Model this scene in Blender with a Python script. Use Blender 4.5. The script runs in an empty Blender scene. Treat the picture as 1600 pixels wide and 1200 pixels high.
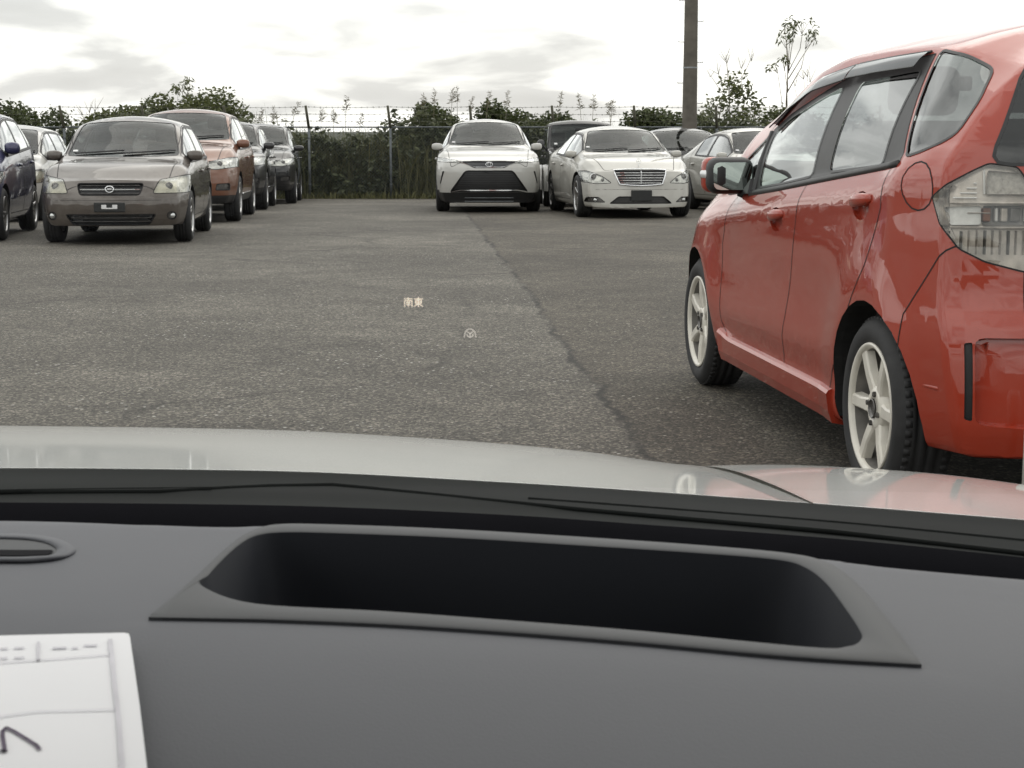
import bpy, bmesh, math, random
import numpy as np
from mathutils import Vector, Matrix
from mathutils.bvhtree import BVHTree

# ------------------------------------------------------------------ scene, camera, world, sun
SC = bpy.context.scene
COL = SC.collection
FPX, YH, CH = 2600.0, 205.0, 1.18            # focal length in photo pixels, horizon row, eye height
PITCH = math.atan((600 - YH) / FPX)
CP, SP = math.cos(PITCH), math.sin(PITCH)

cam = bpy.data.cameras.new('camera')
cam.sensor_width = 36.0
cam.lens = FPX / 1600 * 36.0
cam.clip_start = 0.02
cam.clip_end = 6000
cam.dof.use_dof = True
cam.dof.focus_distance = 3.4
cam.dof.aperture_fstop = cam.lens / 1.2
camo = bpy.data.objects.new('camera', cam)
COL.objects.link(camo)
camo.location = (0, 0, CH)
camo.rotation_euler = (math.pi / 2 - PITCH, 0, 0)
SC.camera = camo

SUN_EL, SUN_AZ = math.radians(48), math.radians(22)   # azimuth clockwise from +Y
W = bpy.data.worlds.new('World')
SC.world = W
W.use_nodes = True
def build_world():
    nt = W.node_tree
    N, L = nt.nodes, nt.links
    N.clear()
    out = N.new('ShaderNodeOutputWorld')
    bg = N.new('ShaderNodeBackground')
    bg.inputs['Strength'].default_value = 0.1
    sky = N.new('ShaderNodeTexSky')
    sky.sky_type = 'NISHITA'
    sky.sun_disc = False
    sky.sun_elevation = SUN_EL
    sky.sun_rotation = SUN_AZ
    sky.air_density = 1.0
    sky.dust_density = 2.0
    tc = N.new('ShaderNodeTexCoord')
    sep = N.new('ShaderNodeSeparateXYZ')
    L.new(tc.outputs['Generated'], sep.inputs[0])
    # flat cloud layer: direction divided by height
    zc = N.new('ShaderNodeMath'); zc.operation = 'MAXIMUM'; zc.inputs[1].default_value = 0.0
    L.new(sep.outputs['Z'], zc.inputs[0])
    za = N.new('ShaderNodeMath'); za.operation = 'ADD'; za.inputs[1].default_value = 0.22
    L.new(zc.outputs[0], za.inputs[0])
    dx = N.new('ShaderNodeMath'); dx.operation = 'DIVIDE'
    dy = N.new('ShaderNodeMath'); dy.operation = 'DIVIDE'
    L.new(sep.outputs['X'], dx.inputs[0]); L.new(za.outputs[0], dx.inputs[1])
    L.new(sep.outputs['Y'], dy.inputs[0]); L.new(za.outputs[0], dy.inputs[1])
    cb = N.new('ShaderNodeCombineXYZ')
    L.new(dx.outputs[0], cb.inputs[0]); L.new(dy.outputs[0], cb.inputs[1])
    n1 = N.new('ShaderNodeTexNoise')
    n1.inputs['Scale'].default_value = 2.0
    n1.inputs['Detail'].default_value = 9
    n1.inputs['Roughness'].default_value = 0.46
    n1.inputs['Distortion'].default_value = 0.25
    mp = N.new('ShaderNodeMapping'); mp.inputs['Location'].default_value = (3.1, 1.55, 0.4)
    L.new(cb.outputs[0], mp.inputs[0]); L.new(mp.outputs[0], n1.inputs['Vector'])
    r1 = N.new('ShaderNodeValToRGB')
    e = r1.color_ramp.elements
    e[0].position = 0.40; e[0].color = (15.0, 14.8, 14.3, 1)
    e[1].position = 0.76; e[1].color = (7.0, 6.95, 6.8, 1)
    m = e.new(0.52); m.color = (11.5, 11.4, 11.0, 1)
    m = e.new(0.58); m.color = (8.3, 8.25, 8.1, 1)
    L.new(n1.outputs['Fac'], r1.inputs[0])
    # overcast luminance grows from the horizon to the zenith
    ml = N.new('ShaderNodeMapRange')
    ml.inputs['From Min'].default_value = 0.0; ml.inputs['From Max'].default_value = 0.9
    ml.inputs['To Min'].default_value = 1.04; ml.inputs['To Max'].default_value = 1.45
    L.new(zc.outputs[0], ml.inputs['Value'])
    mul = N.new('ShaderNodeVectorMath'); mul.operation = 'SCALE'
    L.new(r1.outputs[0], mul.inputs[0]); L.new(ml.outputs[0], mul.inputs['Scale'])
    mix = N.new('ShaderNodeMix'); mix.data_type = 'RGBA'
    mix.inputs['Factor'].default_value = 0.88
    L.new(sky.outputs[0], mix.inputs['A']); L.new(mul.outputs[0], mix.inputs['B'])
    L.new(mix.outputs['Result'], bg.inputs['Color'])
    L.new(bg.outputs[0], out.inputs[0])
build_world()

sl = bpy.data.lights.new('sun', 'SUN')
sl.energy = 0.7
sl.angle = math.radians(60)
sl.color = (1.0, 0.95, 0.87)
so = bpy.data.objects.new('sun', sl)
COL.objects.link(so)
sdir = Vector((math.sin(SUN_AZ) * math.cos(SUN_EL), math.cos(SUN_AZ) * math.cos(SUN_EL), math.sin(SUN_EL)))
so.rotation_euler = sdir.to_track_quat('Z', 'Y').to_euler()

SC.view_settings.view_transform = 'Standard'
SC.view_settings.look = 'None'
SC.view_settings.exposure = 0.0
SC.view_settings.gamma = 1.0
SC.view_settings.use_curve_mapping = False
SC.render.engine = 'CYCLES'
SC.cycles.use_denoising = True
SC.cycles.max_bounces = 8
SC.cycles.transparent_max_bounces = 16
SC.cycles.caustics_reflective = False
SC.cycles.caustics_refractive = False

rnd = random.Random(7)

# ------------------------------------------------------------------ small helpers
def ray(px, py):
    a = (px - 800) / FPX; b = (600 - py) / FPX
    return (a, CP + b * SP, -SP + b * CP)
def onz(px, py, z):
    """point of height z seen at a pixel of the photograph"""
    r = ray(px, py); t = (z - CH) / r[2]
    return Vector((r[0] * t, r[1] * t, z))
def at(px, py, d):
    """point at depth d seen at a pixel of the photograph"""
    r = ray(px, py); t = d / r[1]
    return Vector((r[0] * t, d, CH + r[2] * t))
def gz(y):
    """the lot falls slightly away from the viewer"""
    return float(np.interp(y, [12, 30, 40], [0, -0.225, -0.425]))
def lin(c):
    return tuple(((v / 12.92) if v <= 0.04045 else ((v + 0.055) / 1.055) ** 2.4) for v in c)

def tag(o, label=None, cat=None, group=None, kind=None):
    if label: o['label'] = label
    if cat: o['category'] = cat
    if group: o['group'] = group
    if kind: o['kind'] = kind
    return o
def empty(name, loc=(0, 0, 0), rot=(0, 0, 0)):
    o = bpy.data.objects.new(name, None)
    o.empty_display_size = 0.2
    COL.objects.link(o)
    o.location = loc; o.rotation_euler = rot
    return o
def link_mesh(name, me, mat, parent=None, smooth=False):
    if mat is not None and len(me.materials) == 0: me.materials.append(mat)
    if smooth:
        me.polygons.foreach_set('use_smooth', [True] * len(me.polygons))
    o = bpy.data.objects.new(name, me)
    COL.objects.link(o)
    if parent is not None: o.parent = parent
    return o
class MB:
    def __init__(s): s.v = []; s.f = []
    def add(s, vs, fs):
        k = len(s.v)
        s.v += [tuple(p) for p in vs]; s.f += [tuple(i + k for i in f) for f in fs]
        return s
    def box(s, c, size, rot=None, taper=1.0):
        hx, hy, hz = size[0] / 2, size[1] / 2, size[2] / 2
        vs = []
        for z, k in ((-hz, 1), (hz, taper)):
            for x, y in ((-hx, -hy), (hx, -hy), (hx, hy), (-hx, hy)):
                p = Vector((x * k, y * k, z))
                if rot is not None: p = rot @ p
                vs.append(p + Vector(c))
        return s.add(vs, [(3, 2, 1, 0), (4, 5, 6, 7), (0, 1, 5, 4), (1, 2, 6, 5), (2, 3, 7, 6), (3, 0, 4, 7)])
    def tube(s, pts, r, n=8, closed=False, flat=1.0):
        pts = [Vector(p) for p in pts]
        rs = r if hasattr(r, '__len__') else [r] * len(pts)
        vs, fs = [], []
        m = len(pts)
        for i, p in enumerate(pts):
            a = pts[(i - 1) % m] if (closed or i > 0) else p
            b = pts[(i + 1) % m] if (closed or i < m - 1) else p
            d = (b - a)
            d = d.normalized() if d.length > 1e-9 else Vector((0, 0, 1))
            up = Vector((0, 0, 1)) if abs(d.z) < 0.95 else Vector((1, 0, 0))
            u = d.cross(up).normalized(); w = u.cross(d).normalized()
            for k in range(n):
                t = 2 * math.pi * k / n
                vs.append(p + u * math.cos(t) * rs[i] + w * math.sin(t) * rs[i] * flat)
        for i in range(m if closed else m - 1):
            j = (i + 1) % m
            for k in range(n):
                l = (k + 1) % n
                fs.append((i * n + k, i * n + l, j * n + l, j * n + k))
        if not closed:
            fs.append(tuple(range(n - 1, -1, -1))); fs.append(tuple((m - 1) * n + k for k in range(n)))
        return s.add(vs, fs)
    def lathe(s, prof, axis='y', n=32, c=(0, 0, 0)):
        """prof: list of (radius, position along axis)"""
        vs, fs = [], []
        for r, h in prof:
            for k in range(n):
                t = 2 * math.pi * k / n
                a, b = r * math.cos(t), r * math.sin(t)
                p = {'y': (a, h, b), 'z': (a, b, h), 'x': (h, a, b)}[axis]
                vs.append((p[0] + c[0], p[1] + c[1], p[2] + c[2]))
        for i in range(len(prof) - 1):
            for k in range(n):
                l = (k + 1) % n
                fs.append((i * n + k, i * n + l, (i + 1) * n + l, (i + 1) * n + k))
        return s.add(vs, fs)
    def prism(s, poly, d):
        """polygon of 3D points extruded by vector d"""
        n = len(poly); d = Vector(d)
        vs = [Vector(p) for p in poly] + [Vector(p) + d for p in poly]
        fs = [tuple(range(n - 1, -1, -1)), tuple(range(n, 2 * n))]
        fs += [(i, (i + 1) % n, n + (i + 1) % n, n + i) for i in range(n)]
        return s.add(vs, fs)
    def grid(s, rows, closed=False):
        n = len(rows[0]); vs = [p for r in rows for p in r]; fs = []
        for i in range(len(rows) - 1):
            for k in range(n if closed else n - 1):
                l = (k + 1) % n
                fs.append((i * n + k, i * n + l, (i + 1) * n + l, (i + 1) * n + k))
        return s.add(vs, fs)
    def rbox(s, c, size, rot=None, bev=0.03, seg=3):
        bm = bmesh.new()
        bmesh.ops.create_cube(bm, size=1.0)
        for v in bm.verts:
            v.co = Vector((v.co.x * size[0], v.co.y * size[1], v.co.z * size[2]))
        bmesh.ops.bevel(bm, geom=bm.edges[:], offset=bev, segments=seg, affect='EDGES', profile=0.5)
        for v in bm.verts:
            p = v.co.copy()
            if rot is not None: p = rot @ p
            v.co = p + Vector(c)
        bm.verts.index_update()
        s.add([v.co for v in bm.verts], [[v.index for v in f.verts] for f in bm.faces])
        bm.free()
        return s
    def build(s, name, mat, parent=None, smooth=False, fix=False):
        me = bpy.data.meshes.new(name)
        me.from_pydata(s.v, [], s.f)
        if fix:
            bm = bmesh.new(); bm.from_mesh(me)
            bmesh.ops.recalc_face_normals(bm, faces=bm.faces[:])
            bm.to_mesh(me); bm.free()
        me.update()
        o = link_mesh(name, me, mat, parent, smooth)
        return o

# ------------------------------------------------------------------ materials
MATS = {}
def newmat(name):
    m = bpy.data.materials.new(name); m.use_nodes = True
    MATS[name] = m
    return m, m.node_tree.nodes, m.node_tree.links, m.node_tree.nodes['Principled BSDF']
def noise(N, L, scale, detail=4, rough=0.55, coord='Object', src=None):
    n = N.new('ShaderNodeTexNoise')
    n.inputs['Scale'].default_value = scale; n.inputs['Detail'].default_value = detail
    n.inputs['Roughness'].default_value = rough
    tc = N.new('ShaderNodeTexCoord')
    L.new(tc.outputs[coord], n.inputs['Vector'])
    return n
def ramp(N, L, fac, stops):
    r = N.new('ShaderNodeValToRGB')
    e = r.color_ramp.elements
    while len(e) < len(stops): e.new(0.5)
    for k, (p, c) in enumerate(stops):
        e[k].position = p
        e[k].color = (c[0], c[1], c[2], 1) if hasattr(c, '__len__') else (c, c, c, 1)
    L.new(fac, r.inputs[0])
    return r
def mixc(N, L, fac, a, b, mode='MIX'):
    m = N.new('ShaderNodeMix'); m.data_type = 'RGBA'; m.blend_type = mode
    for key, val in (('Factor', fac), ('A', a), ('B', b)):
        if hasattr(val, 'is_linked') or hasattr(val, 'links'): L.new(val, m.inputs[key])
        elif key == 'Factor': m.inputs[key].default_value = val
        else: m.inputs[key].default_value = (val[0], val[1], val[2], 1)
    return m.outputs['Result']
def plain(name, col, rough=0.5, metal=0.0, var=0.15, scale=30, bump=0.0, coat=0.0, spec=0.5):
    m, N, L, b = newmat(name)
    n = noise(N, L, scale)
    r = ramp(N, L, n.outputs['Fac'], [(0.3, [c * (1 - var) for c in col]), (0.7, [min(1, c * (1 + var)) for c in col])])
    L.new(r.outputs[0], b.inputs['Base Color'])
    b.inputs['Roughness'].default_value = rough; b.inputs['Metallic'].default_value = metal
    b.inputs['Coat Weight'].default_value = coat; b.inputs['Coat Roughness'].default_value = 0.03
    b.inputs['Specular IOR Level'].default_value = spec
    if bump:
        bp = N.new('ShaderNodeBump'); bp.inputs['Strength'].default_value = bump; bp.inputs['Distance'].default_value = 0.003
        L.new(n.outputs['Fac'], bp.inputs['Height']); L.new(bp.outputs[0], b.inputs['Normal'])
    return m
def paint(name, col, metal=0.0, rough=0.35, dirt=0.25, flake=0.0):
    m, N, L, b = newmat(name)
    n = noise(N, L, 3.0, 6, 0.6)
    d = ramp(N, L, n.outputs['Fac'], [(0.45, 0.0), (0.75, dirt)])
    base = col
    if flake:
        v = N.new('ShaderNodeTexVoronoi'); v.inputs['Scale'].default_value = 900
        tc = N.new('ShaderNodeTexCoord'); L.new(tc.outputs['Object'], v.inputs['Vector'])
        base = mixc(N, L, v.outputs['Color'], [c * (1 - flake) for c in col], [min(1, c * (1 + flake)) for c in col])
    c = mixc(N, L, d.outputs[0], base, (0.25, 0.23, 0.20))
    L.new(c, b.inputs['Base Color'])
    b.inputs['Metallic'].default_value = metal
    b.inputs['Roughness'].default_value = rough
    b.inputs['Coat Weight'].default_value = 0.9
    b.inputs['Coat IOR'].default_value = 1.62
    b.inputs['Specular IOR Level'].default_value = 0.15
    cr = N.new('ShaderNodeMapRange')
    cr.inputs['To Min'].default_value = 0.02; cr.inputs['To Max'].default_value = 0.10
    L.new(d.outputs[0], cr.inputs['Value'])
    L.new(cr.outputs[0], b.inputs['Coat Roughness'])
    return m
def glass(name, tint=(0.6, 0.65, 0.63), refl=1.0, rough=0.0):
    m = bpy.data.materials.new(name); m.use_nodes = True; MATS[name] = m
    N, L = m.node_tree.nodes, m.node_tree.links
    N.clear()
    out = N.new('ShaderNodeOutputMaterial')
    tr = N.new('ShaderNodeBsdfTransparent'); tr.inputs[0].default_value = (*tint, 1)
    gl = N.new('ShaderNodeBsdfGlossy'); gl.inputs['Roughness'].default_value = rough
    gl.inputs[0].default_value = (0.95, 0.97, 0.97, 1)
    fr = N.new('ShaderNodeFresnel'); fr.inputs['IOR'].default_value = 1.5
    geo = N.new('ShaderNodeNewGeometry')
    # the same reflectance from both faces
    ior = N.new('ShaderNodeMapRange')
    ior.inputs['To Min'].default_value = 1.5; ior.inputs['To Max'].default_value = 1 / 1.5
    L.new(geo.outputs['Backfacing'], ior.inputs['Value']); L.new(ior.outputs[0], fr.inputs['IOR'])
    mu = N.new('ShaderNodeMath'); mu.operation = 'MULTIPLY'; mu.inputs[1].default_value = refl; mu.use_clamp = True
    L.new(fr.outputs[0], mu.inputs[0])
    mx = N.new('ShaderNodeMixShader')
    L.new(mu.outputs[0], mx.inputs[0]); L.new(tr.outputs[0], mx.inputs[1]); L.new(gl.outputs[0], mx.inputs[2])
    L.new(mx.outputs[0], out.inputs[0])
    return m
def emis(name, col, s):
    m = bpy.data.materials.new(name); m.use_nodes = True; MATS[name] = m
    N, L = m.node_tree.nodes, m.node_tree.links
    b = N['Principled BSDF']
    b.inputs['Base Color'].default_value = (*col, 1)
    b.inputs['Emission Color'].default_value = (*col, 1); b.inputs['Emission Strength'].default_value = s
    return m

# crack line of the asphalt joint, from the ground points seen in the photograph
JOINT = [onz(px, py, 0) for px, py in ((755, 352), (805, 430), (850, 500), (905, 575), (985, 680))]
def asphalt():
    m, N, L, b = newmat('asphalt')
    tc = N.new('ShaderNodeTexCoord')
    pos = tc.outputs['Object']
    def vor(scale, feature='F1', src=pos):
        v = N.new('ShaderNodeTexVoronoi'); v.inputs['Scale'].default_value = scale; v.feature = feature
        L.new(src, v.inputs['Vector']); return v
    def noi(scale, detail=5, rough=0.6):
        n = N.new('ShaderNodeTexNoise'); n.inputs['Scale'].default_value = scale
        n.inputs['Detail'].default_value = detail; n.inputs['Roughness'].default_value = rough
        L.new(pos, n.inputs['Vector']); return n
    stones = vor(95)
    st2 = vor(38)
    big = noi(0.35, 6)
    mid = noi(2.2, 8, 0.7)
    fine = noi(60, 6, 0.75)
    base = ramp(N, L, big.outputs['Fac'], [(0.30, (0.060, 0.056, 0.050)), (0.5, (0.088, 0.083, 0.074)), (0.70, (0.128, 0.121, 0.108))]).outputs[0]
    c = mixc(N, L, 0.6, base, ramp(N, L, mid.outputs['Fac'], [(0.3, (0.55, 0.55, 0.54)), (0.7, (1.35, 1.34, 1.32))]).outputs[0], 'MULTIPLY')
    sv = N.new('ShaderNodeSeparateColor'); L.new(stones.outputs['Color'], sv.inputs[0])
    c = mixc(N, L, 1.0, c, ramp(N, L, sv.outputs[0], [(0.0, (0.42, 0.42, 0.42)), (0.55, (0.95, 0.94, 0.92)), (0.82, (1.5, 1.47, 1.4)), (0.97, (2.6, 2.5, 2.4))]).outputs[0], 'MULTIPLY')
    c = mixc(N, L, 0.7, c, ramp(N, L, fine.outputs['Fac'], [(0.3, (0.5, 0.5, 0.5)), (0.7, (1.5, 1.5, 1.48))]).outputs[0], 'MULTIPLY')
    # loose pale chippings
    s2 = N.new('ShaderNodeSeparateColor'); L.new(st2.outputs['Color'], s2.inputs[0])
    chip = ramp(N, L, s2.outputs[1], [(0.89, 0.0), (0.91, 1.0)])
    near = ramp(N, L, st2.outputs['Distance'], [(0.24, 1.0), (0.33, 0.0)])
    cm = N.new('ShaderNodeMath'); cm.operation = 'MULTIPLY'
    L.new(chip.outputs[0], cm.inputs[0]); L.new(near.outputs[0], cm.inputs[1])
    cm2 = N.new('ShaderNodeMath'); cm2.operation = 'MULTIPLY'; L.new(cm.outputs[0], cm2.inputs[0])
    gate = ramp(N, L, noi(0.8, 3).outputs['Fac'], [(0.42, 0.15), (0.62, 1.0)]); L.new(gate.outputs[0], cm2.inputs[1])
    c = mixc(N, L, cm2.outputs[0], c, (0.50, 0.49, 0.455))
    # older paving right of the joint is a little darker and browner; ragged cracked joint
    sp = N.new('ShaderNodeSeparateXYZ'); L.new(pos, sp.inputs[0])
    wob = noi(1.6, 7, 0.72)
    a, d = JOINT[0], JOINT[-1]
    dv = (d - a); k = dv.x / dv.y
    ln = N.new('ShaderNodeMath'); ln.operation = 'MULTIPLY_ADD'; ln.inputs[1].default_value = -k; ln.inputs[2].default_value = -(a.x - k * a.y)
    L.new(sp.outputs['Y'], ln.inputs[0])
    sd = N.new('ShaderNodeMath'); sd.operation = 'ADD'; L.new(sp.outputs['X'], sd.inputs[0]); L.new(ln.outputs[0], sd.inputs[1])
    wb = N.new('ShaderNodeMath'); wb.operation = 'MULTIPLY_ADD'; wb.inputs[1].default_value = 0.30; wb.inputs[2].default_value = -0.15
    L.new(wob.outputs['Fac'], wb.inputs[0])
    s3 = N.new('ShaderNodeMath'); s3.operation = 'ADD'; L.new(sd.outputs[0], s3.inputs[0]); L.new(wb.outputs[0], s3.inputs[1])
    side = N.new('ShaderNodeMapRange'); side.inputs['From Min'].default_value = -0.02; side.inputs['From Max'].default_value = 0.02
    L.new(s3.outputs[0], side.inputs['Value'])
    c = mixc(N, L, side.outputs[0], c, mixc(N, L, 1.0, c, (0.74, 0.71, 0.67), 'MULTIPLY'))
    ab = N.new('ShaderNodeMath'); ab.operation = 'ABSOLUTE'; L.new(s3.outputs[0], ab.inputs[0])
    crk = ramp(N, L, ab.outputs[0], [(0.006, 1.0), (0.032, 0.0)])
    gap = ramp(N, L, noi(1.1, 4).outputs['Fac'], [(0.45, 0.0), (0.56, 0.8)])
    ck = N.new('ShaderNodeMath'); ck.operation = 'MULTIPLY'; L.new(crk.outputs[0], ck.inputs[0])
    gap2 = ramp(N, L, noi(1.1, 4).outputs['Fac'], [(0.42, 0.25), (0.56, 0.9)]); L.new(gap2.outputs[0], ck.inputs[1])
    # hairline cracks elsewhere
    wv = N.new('ShaderNodeMix'); wv.data_type = 'VECTOR'; wv.inputs['Factor'].default_value = 0.35
    L.new(pos, wv.inputs['A']); L.new(noi(0.9, 4).outputs['Color'], wv.inputs['B'])
    hc = vor(0.33, 'DISTANCE_TO_EDGE', wv.outputs['Result'])
    hr = ramp(N, L, hc.outputs['Distance'], [(0.003, 0.6), (0.010, 0.0)])
    hg = N.new('ShaderNodeMath'); hg.operation = 'MULTIPLY'; L.new(hr.outputs[0], hg.inputs[0]); L.new(gap.outputs[0], hg.inputs[1])
    mxk = N.new('ShaderNodeMath'); mxk.operation = 'MAXIMUM'; L.new(ck.outputs[0], mxk.inputs[0]); L.new(hg.outputs[0], mxk.inputs[1])
    c = mixc(N, L, mxk.outputs[0], c, (0.016, 0.015, 0.014))
    L.new(c, b.inputs['Base Color'])
    b.inputs['Roughness'].default_value = 0.82
    b.inputs['Specular IOR Level'].default_value = 0.35
    hmix = N.new('ShaderNodeMath'); hmix.operation = 'SUBTRACT'
    L.new(stones.outputs['Distance'], hmix.inputs[0]); L.new(fine.outputs['Fac'], hmix.inputs[1])
    bp = N.new('ShaderNodeBump'); bp.inputs['Strength'].default_value = 0.55; bp.inputs['Distance'].default_value = 0.006
    bp.invert = True
    L.new(hmix.outputs[0], bp.inputs['Height']); L.new(bp.outputs[0], b.inputs['Normal'])
    return m
def leafmat(name, c0, c1, trans=0.35):
    m, N, L, b = newmat(name)
    oi = N.new('ShaderNodeNewGeometry')
    n = noise(N, L, 1.7, 3)
    mx = N.new('ShaderNodeMath'); mx.operation = 'MULTIPLY_ADD'; mx.inputs[1].default_value = 0.6; mx.inputs[2].default_value = 0.0
    L.new(oi.outputs['Random Per Island'], mx.inputs[0])
    ad = N.new('ShaderNodeMath'); ad.operation = 'MULTIPLY_ADD'; ad.inputs[1].default_value = 0.5
    L.new(n.outputs['Fac'], ad.inputs[0]); L.new(mx.outputs[0], ad.inputs[2])
    r = ramp(N, L, ad.outputs[0], [(0.1, c0), (0.85, c1)])
    L.new(r.outputs[0], b.inputs['Base Color'])
    b.inputs['Roughness'].default_value = 0.55
    tb = N.new('ShaderNodeBsdfTranslucent')
    L.new(r.outputs[0], tb.inputs[0])
    ms = N.new('ShaderNodeMixShader'); ms.inputs[0].default_value = trans
    out = N['Material Output']
    L.new(b.outputs[0], ms.inputs[1]); L.new(tb.outputs[0], ms.inputs[2]); L.new(ms.outputs[0], out.inputs[0])
    return m

M_ASPH = asphalt()
M_SOIL = plain('scrub_covered_earth', (0.030, 0.035, 0.020), 0.95, var=0.4, scale=1.5, bump=0.5)
M_RED = paint('red_paint', (0.325, 0.034, 0.014), rough=0.4, dirt=0.06)
M_BROWN = paint('brown_grey_metallic_paint', (0.082, 0.068, 0.058), metal=0.3, rough=0.38, dirt=0.25, flake=0.25)
M_ORANGE = paint('copper_metallic_paint', (0.175, 0.072, 0.040), metal=0.35, rough=0.38, dirt=0.2, flake=0.25)
M_BLACK = paint('black_paint', (0.012, 0.012, 0.014), rough=0.35, dirt=0.12)
M_BLUE = paint('violet_blue_metallic_paint', (0.028, 0.030, 0.085), metal=0.3, rough=0.35, dirt=0.1, flake=0.3)
M_WHITE = paint('white_paint', (0.46, 0.455, 0.43), rough=0.4, dirt=0.2)
M_PEARL = paint('pearl_white_paint', (0.42, 0.41, 0.375), rough=0.4, dirt=0.2)
M_SILVER = paint('silver_white_metallic_paint', (0.74, 0.755, 0.73), metal=0.0, rough=0.35, dirt=0.10, flake=0.1)
[n for n in M_SILVER.node_tree.nodes if n.type == 'MAP_RANGE'][0].inputs['To Min'].default_value = 0.045
[n for n in M_SILVER.node_tree.nodes if n.type == 'MAP_RANGE'][0].inputs['To Max'].default_value = 0.14
M_TRIM = plain('black_trim_plastic', (0.016, 0.016, 0.017), 0.45, var=0.2)
M_GAP = plain('panel_gap_shadow_rubber', (0.010, 0.008, 0.008), 0.8)
M_RUBBER = plain('tyre_rubber', (0.020, 0.020, 0.021), 0.75, var=0.3, scale=14)
M_ALLOY = plain('silver_alloy', (0.45, 0.45, 0.45), 0.3, metal=0.85, var=0.15, scale=9)
M_WRIM = plain('white_alloy_paint', (0.66, 0.63, 0.56), 0.38, var=0.12, scale=9, coat=0.4)
M_BARREL = plain('shade_grey_rim_barrel', (0.20, 0.19, 0.175), 0.6, metal=0.2, var=.3, scale=14)  # barrel greyed to stand in for the shade between the spokes
M_DARK = plain('dark_underbody', (0.012, 0.012, 0.012), 0.9)
M_INT = plain('dark_cabin_fabric', (0.035, 0.035, 0.037), 0.9)
M_INTG = plain('grey_cabin_fabric', (0.16, 0.155, 0.145), 0.9)
M_CHROME = plain('chrome', (0.72, 0.73, 0.74), 0.12, metal=1.0, var=0.05)
M_REFL = plain('lamp_reflector', (0.55, 0.56, 0.55), 0.22, metal=0.75, var=0.3, scale=14)
M_REFLY = plain('yellowed_lamp_reflector', (0.42, 0.41, 0.33), 0.35, metal=0.4, var=0.3, scale=10)
M_LAMPD = plain('dark_lamp_bezel', (0.13, 0.125, 0.12), 0.25, metal=0.6, var=0.4, scale=20)
M_AMBER = plain('orange_indicator_plastic', (0.20, 0.085, 0.050), 0.3, var=0.2)
M_REDPL = plain('red_lamp_plastic', (0.35, 0.02, 0.015), 0.25, coat=0.5)
M_PLATE = plain('black_plate_bracket', (0.012, 0.013, 0.013), 0.5)
M_PAPER = plain('white_paper', (0.80, 0.80, 0.82), 0.8, var=0.03, scale=6)
M_STICK = plain('white_sticker', (0.7, 0.7, 0.7), 0.7, var=0.05)
M_INK = plain('purple_black_ink', (0.10, 0.075, 0.12), 0.8)
M_PRINT = plain('pale_grey_print', (0.60, 0.59, 0.63), 0.8, var=0.1)
M_GLASS = glass('tinted_car_glass', (0.62, 0.68, 0.66), 2.0)
M_WSG = glass('laminated_screen_glass', (0.60, 0.66, 0.645), 0.85)
M_GLASSD = glass('privacy_car_glass', (0.16, 0.17, 0.17), 1.7)
M_LENS = glass('clear_lamp_lens', (0.88, 0.87, 0.84), 1.7)
M_SHIELD = glass('windscreen_glass', (0.965, 0.975, 0.965), 0.30)
M_VISOR = glass('smoked_acrylic_visor', (0.16, 0.15, 0.15), 1.0, 0.04)
M_MIRROR = plain('mirror_silver', (0.55, 0.61, 0.57), 0.02, metal=1.0, var=0.01)
M_GALV = plain('galvanised_steel', (0.30, 0.32, 0.33), 0.5, metal=0.5, var=0.25, scale=8)
M_POST = plain('dull_galvanised_post', (0.125, 0.138, 0.145), 0.6, metal=0.2, var=0.3, scale=8)
M_RUST = plain('weathered_post_arm', (0.085, 0.083, 0.058), 0.8, metal=0.1, var=0.35, scale=9)
M_CONC = plain('weathered_concrete', (0.125, 0.113, 0.095), 0.9, var=0.25, scale=4, bump=0.3)
M_BARK = plain('bark', (0.085, 0.07, 0.05), 0.9, var=0.3, scale=12, bump=0.4)
M_TWIG = plain('pale_dry_twig', (0.22, 0.19, 0.145), 0.9, var=0.2, scale=12)
M_LEAF = leafmat('dark_green_leaves', (0.020, 0.030, 0.010), (0.085, 0.105, 0.032), 0.3)
M_LEAF2 = leafmat('mid_green_leaves', (0.030, 0.045, 0.014), (0.13, 0.145, 0.045), 0.35)
M_VINE = leafmat('shaded_vine_leaves', (0.018, 0.025, 0.013), (0.125, 0.140, 0.062), 0.2)
M_GRASS = leafmat('dry_green_grass', (0.060, 0.070, 0.026), (0.20, 0.19, 0.085), 0.35)
M_PLUME = leafmat('straw_grass_plume', (0.085, 0.078, 0.042), (0.20, 0.175, 0.105), 0.35)

# ------------------------------------------------------------------ ground
def ground():
    mb = MB()
    ys = [-160, -40, 0, 6, 12, 18, 24, 30, 35, 40.6]
    rows = [[(x, y, gz(y)) for x in (-90, -40, -20, -10, 0, 10, 20, 40, 90)] for y in ys]
    mb.grid(rows)
    tag(mb.build('asphalt_ground', M_ASPH), kind='structure')
    mb = MB()
    ys = [-4000, -400, -160, 0, 40, 60, 400, 4000]
    rows = [[(x, y, -0.46 if 0 < y <= 60 else (-0.5 if y >= 0 else -0.3)) for x in (-4000, -300, -60, 0, 60, 300, 4000)] for y in ys]
    mb.grid(rows)
    tag(mb.build('earth_ground', M_SOIL), kind='structure')
ground()

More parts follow.
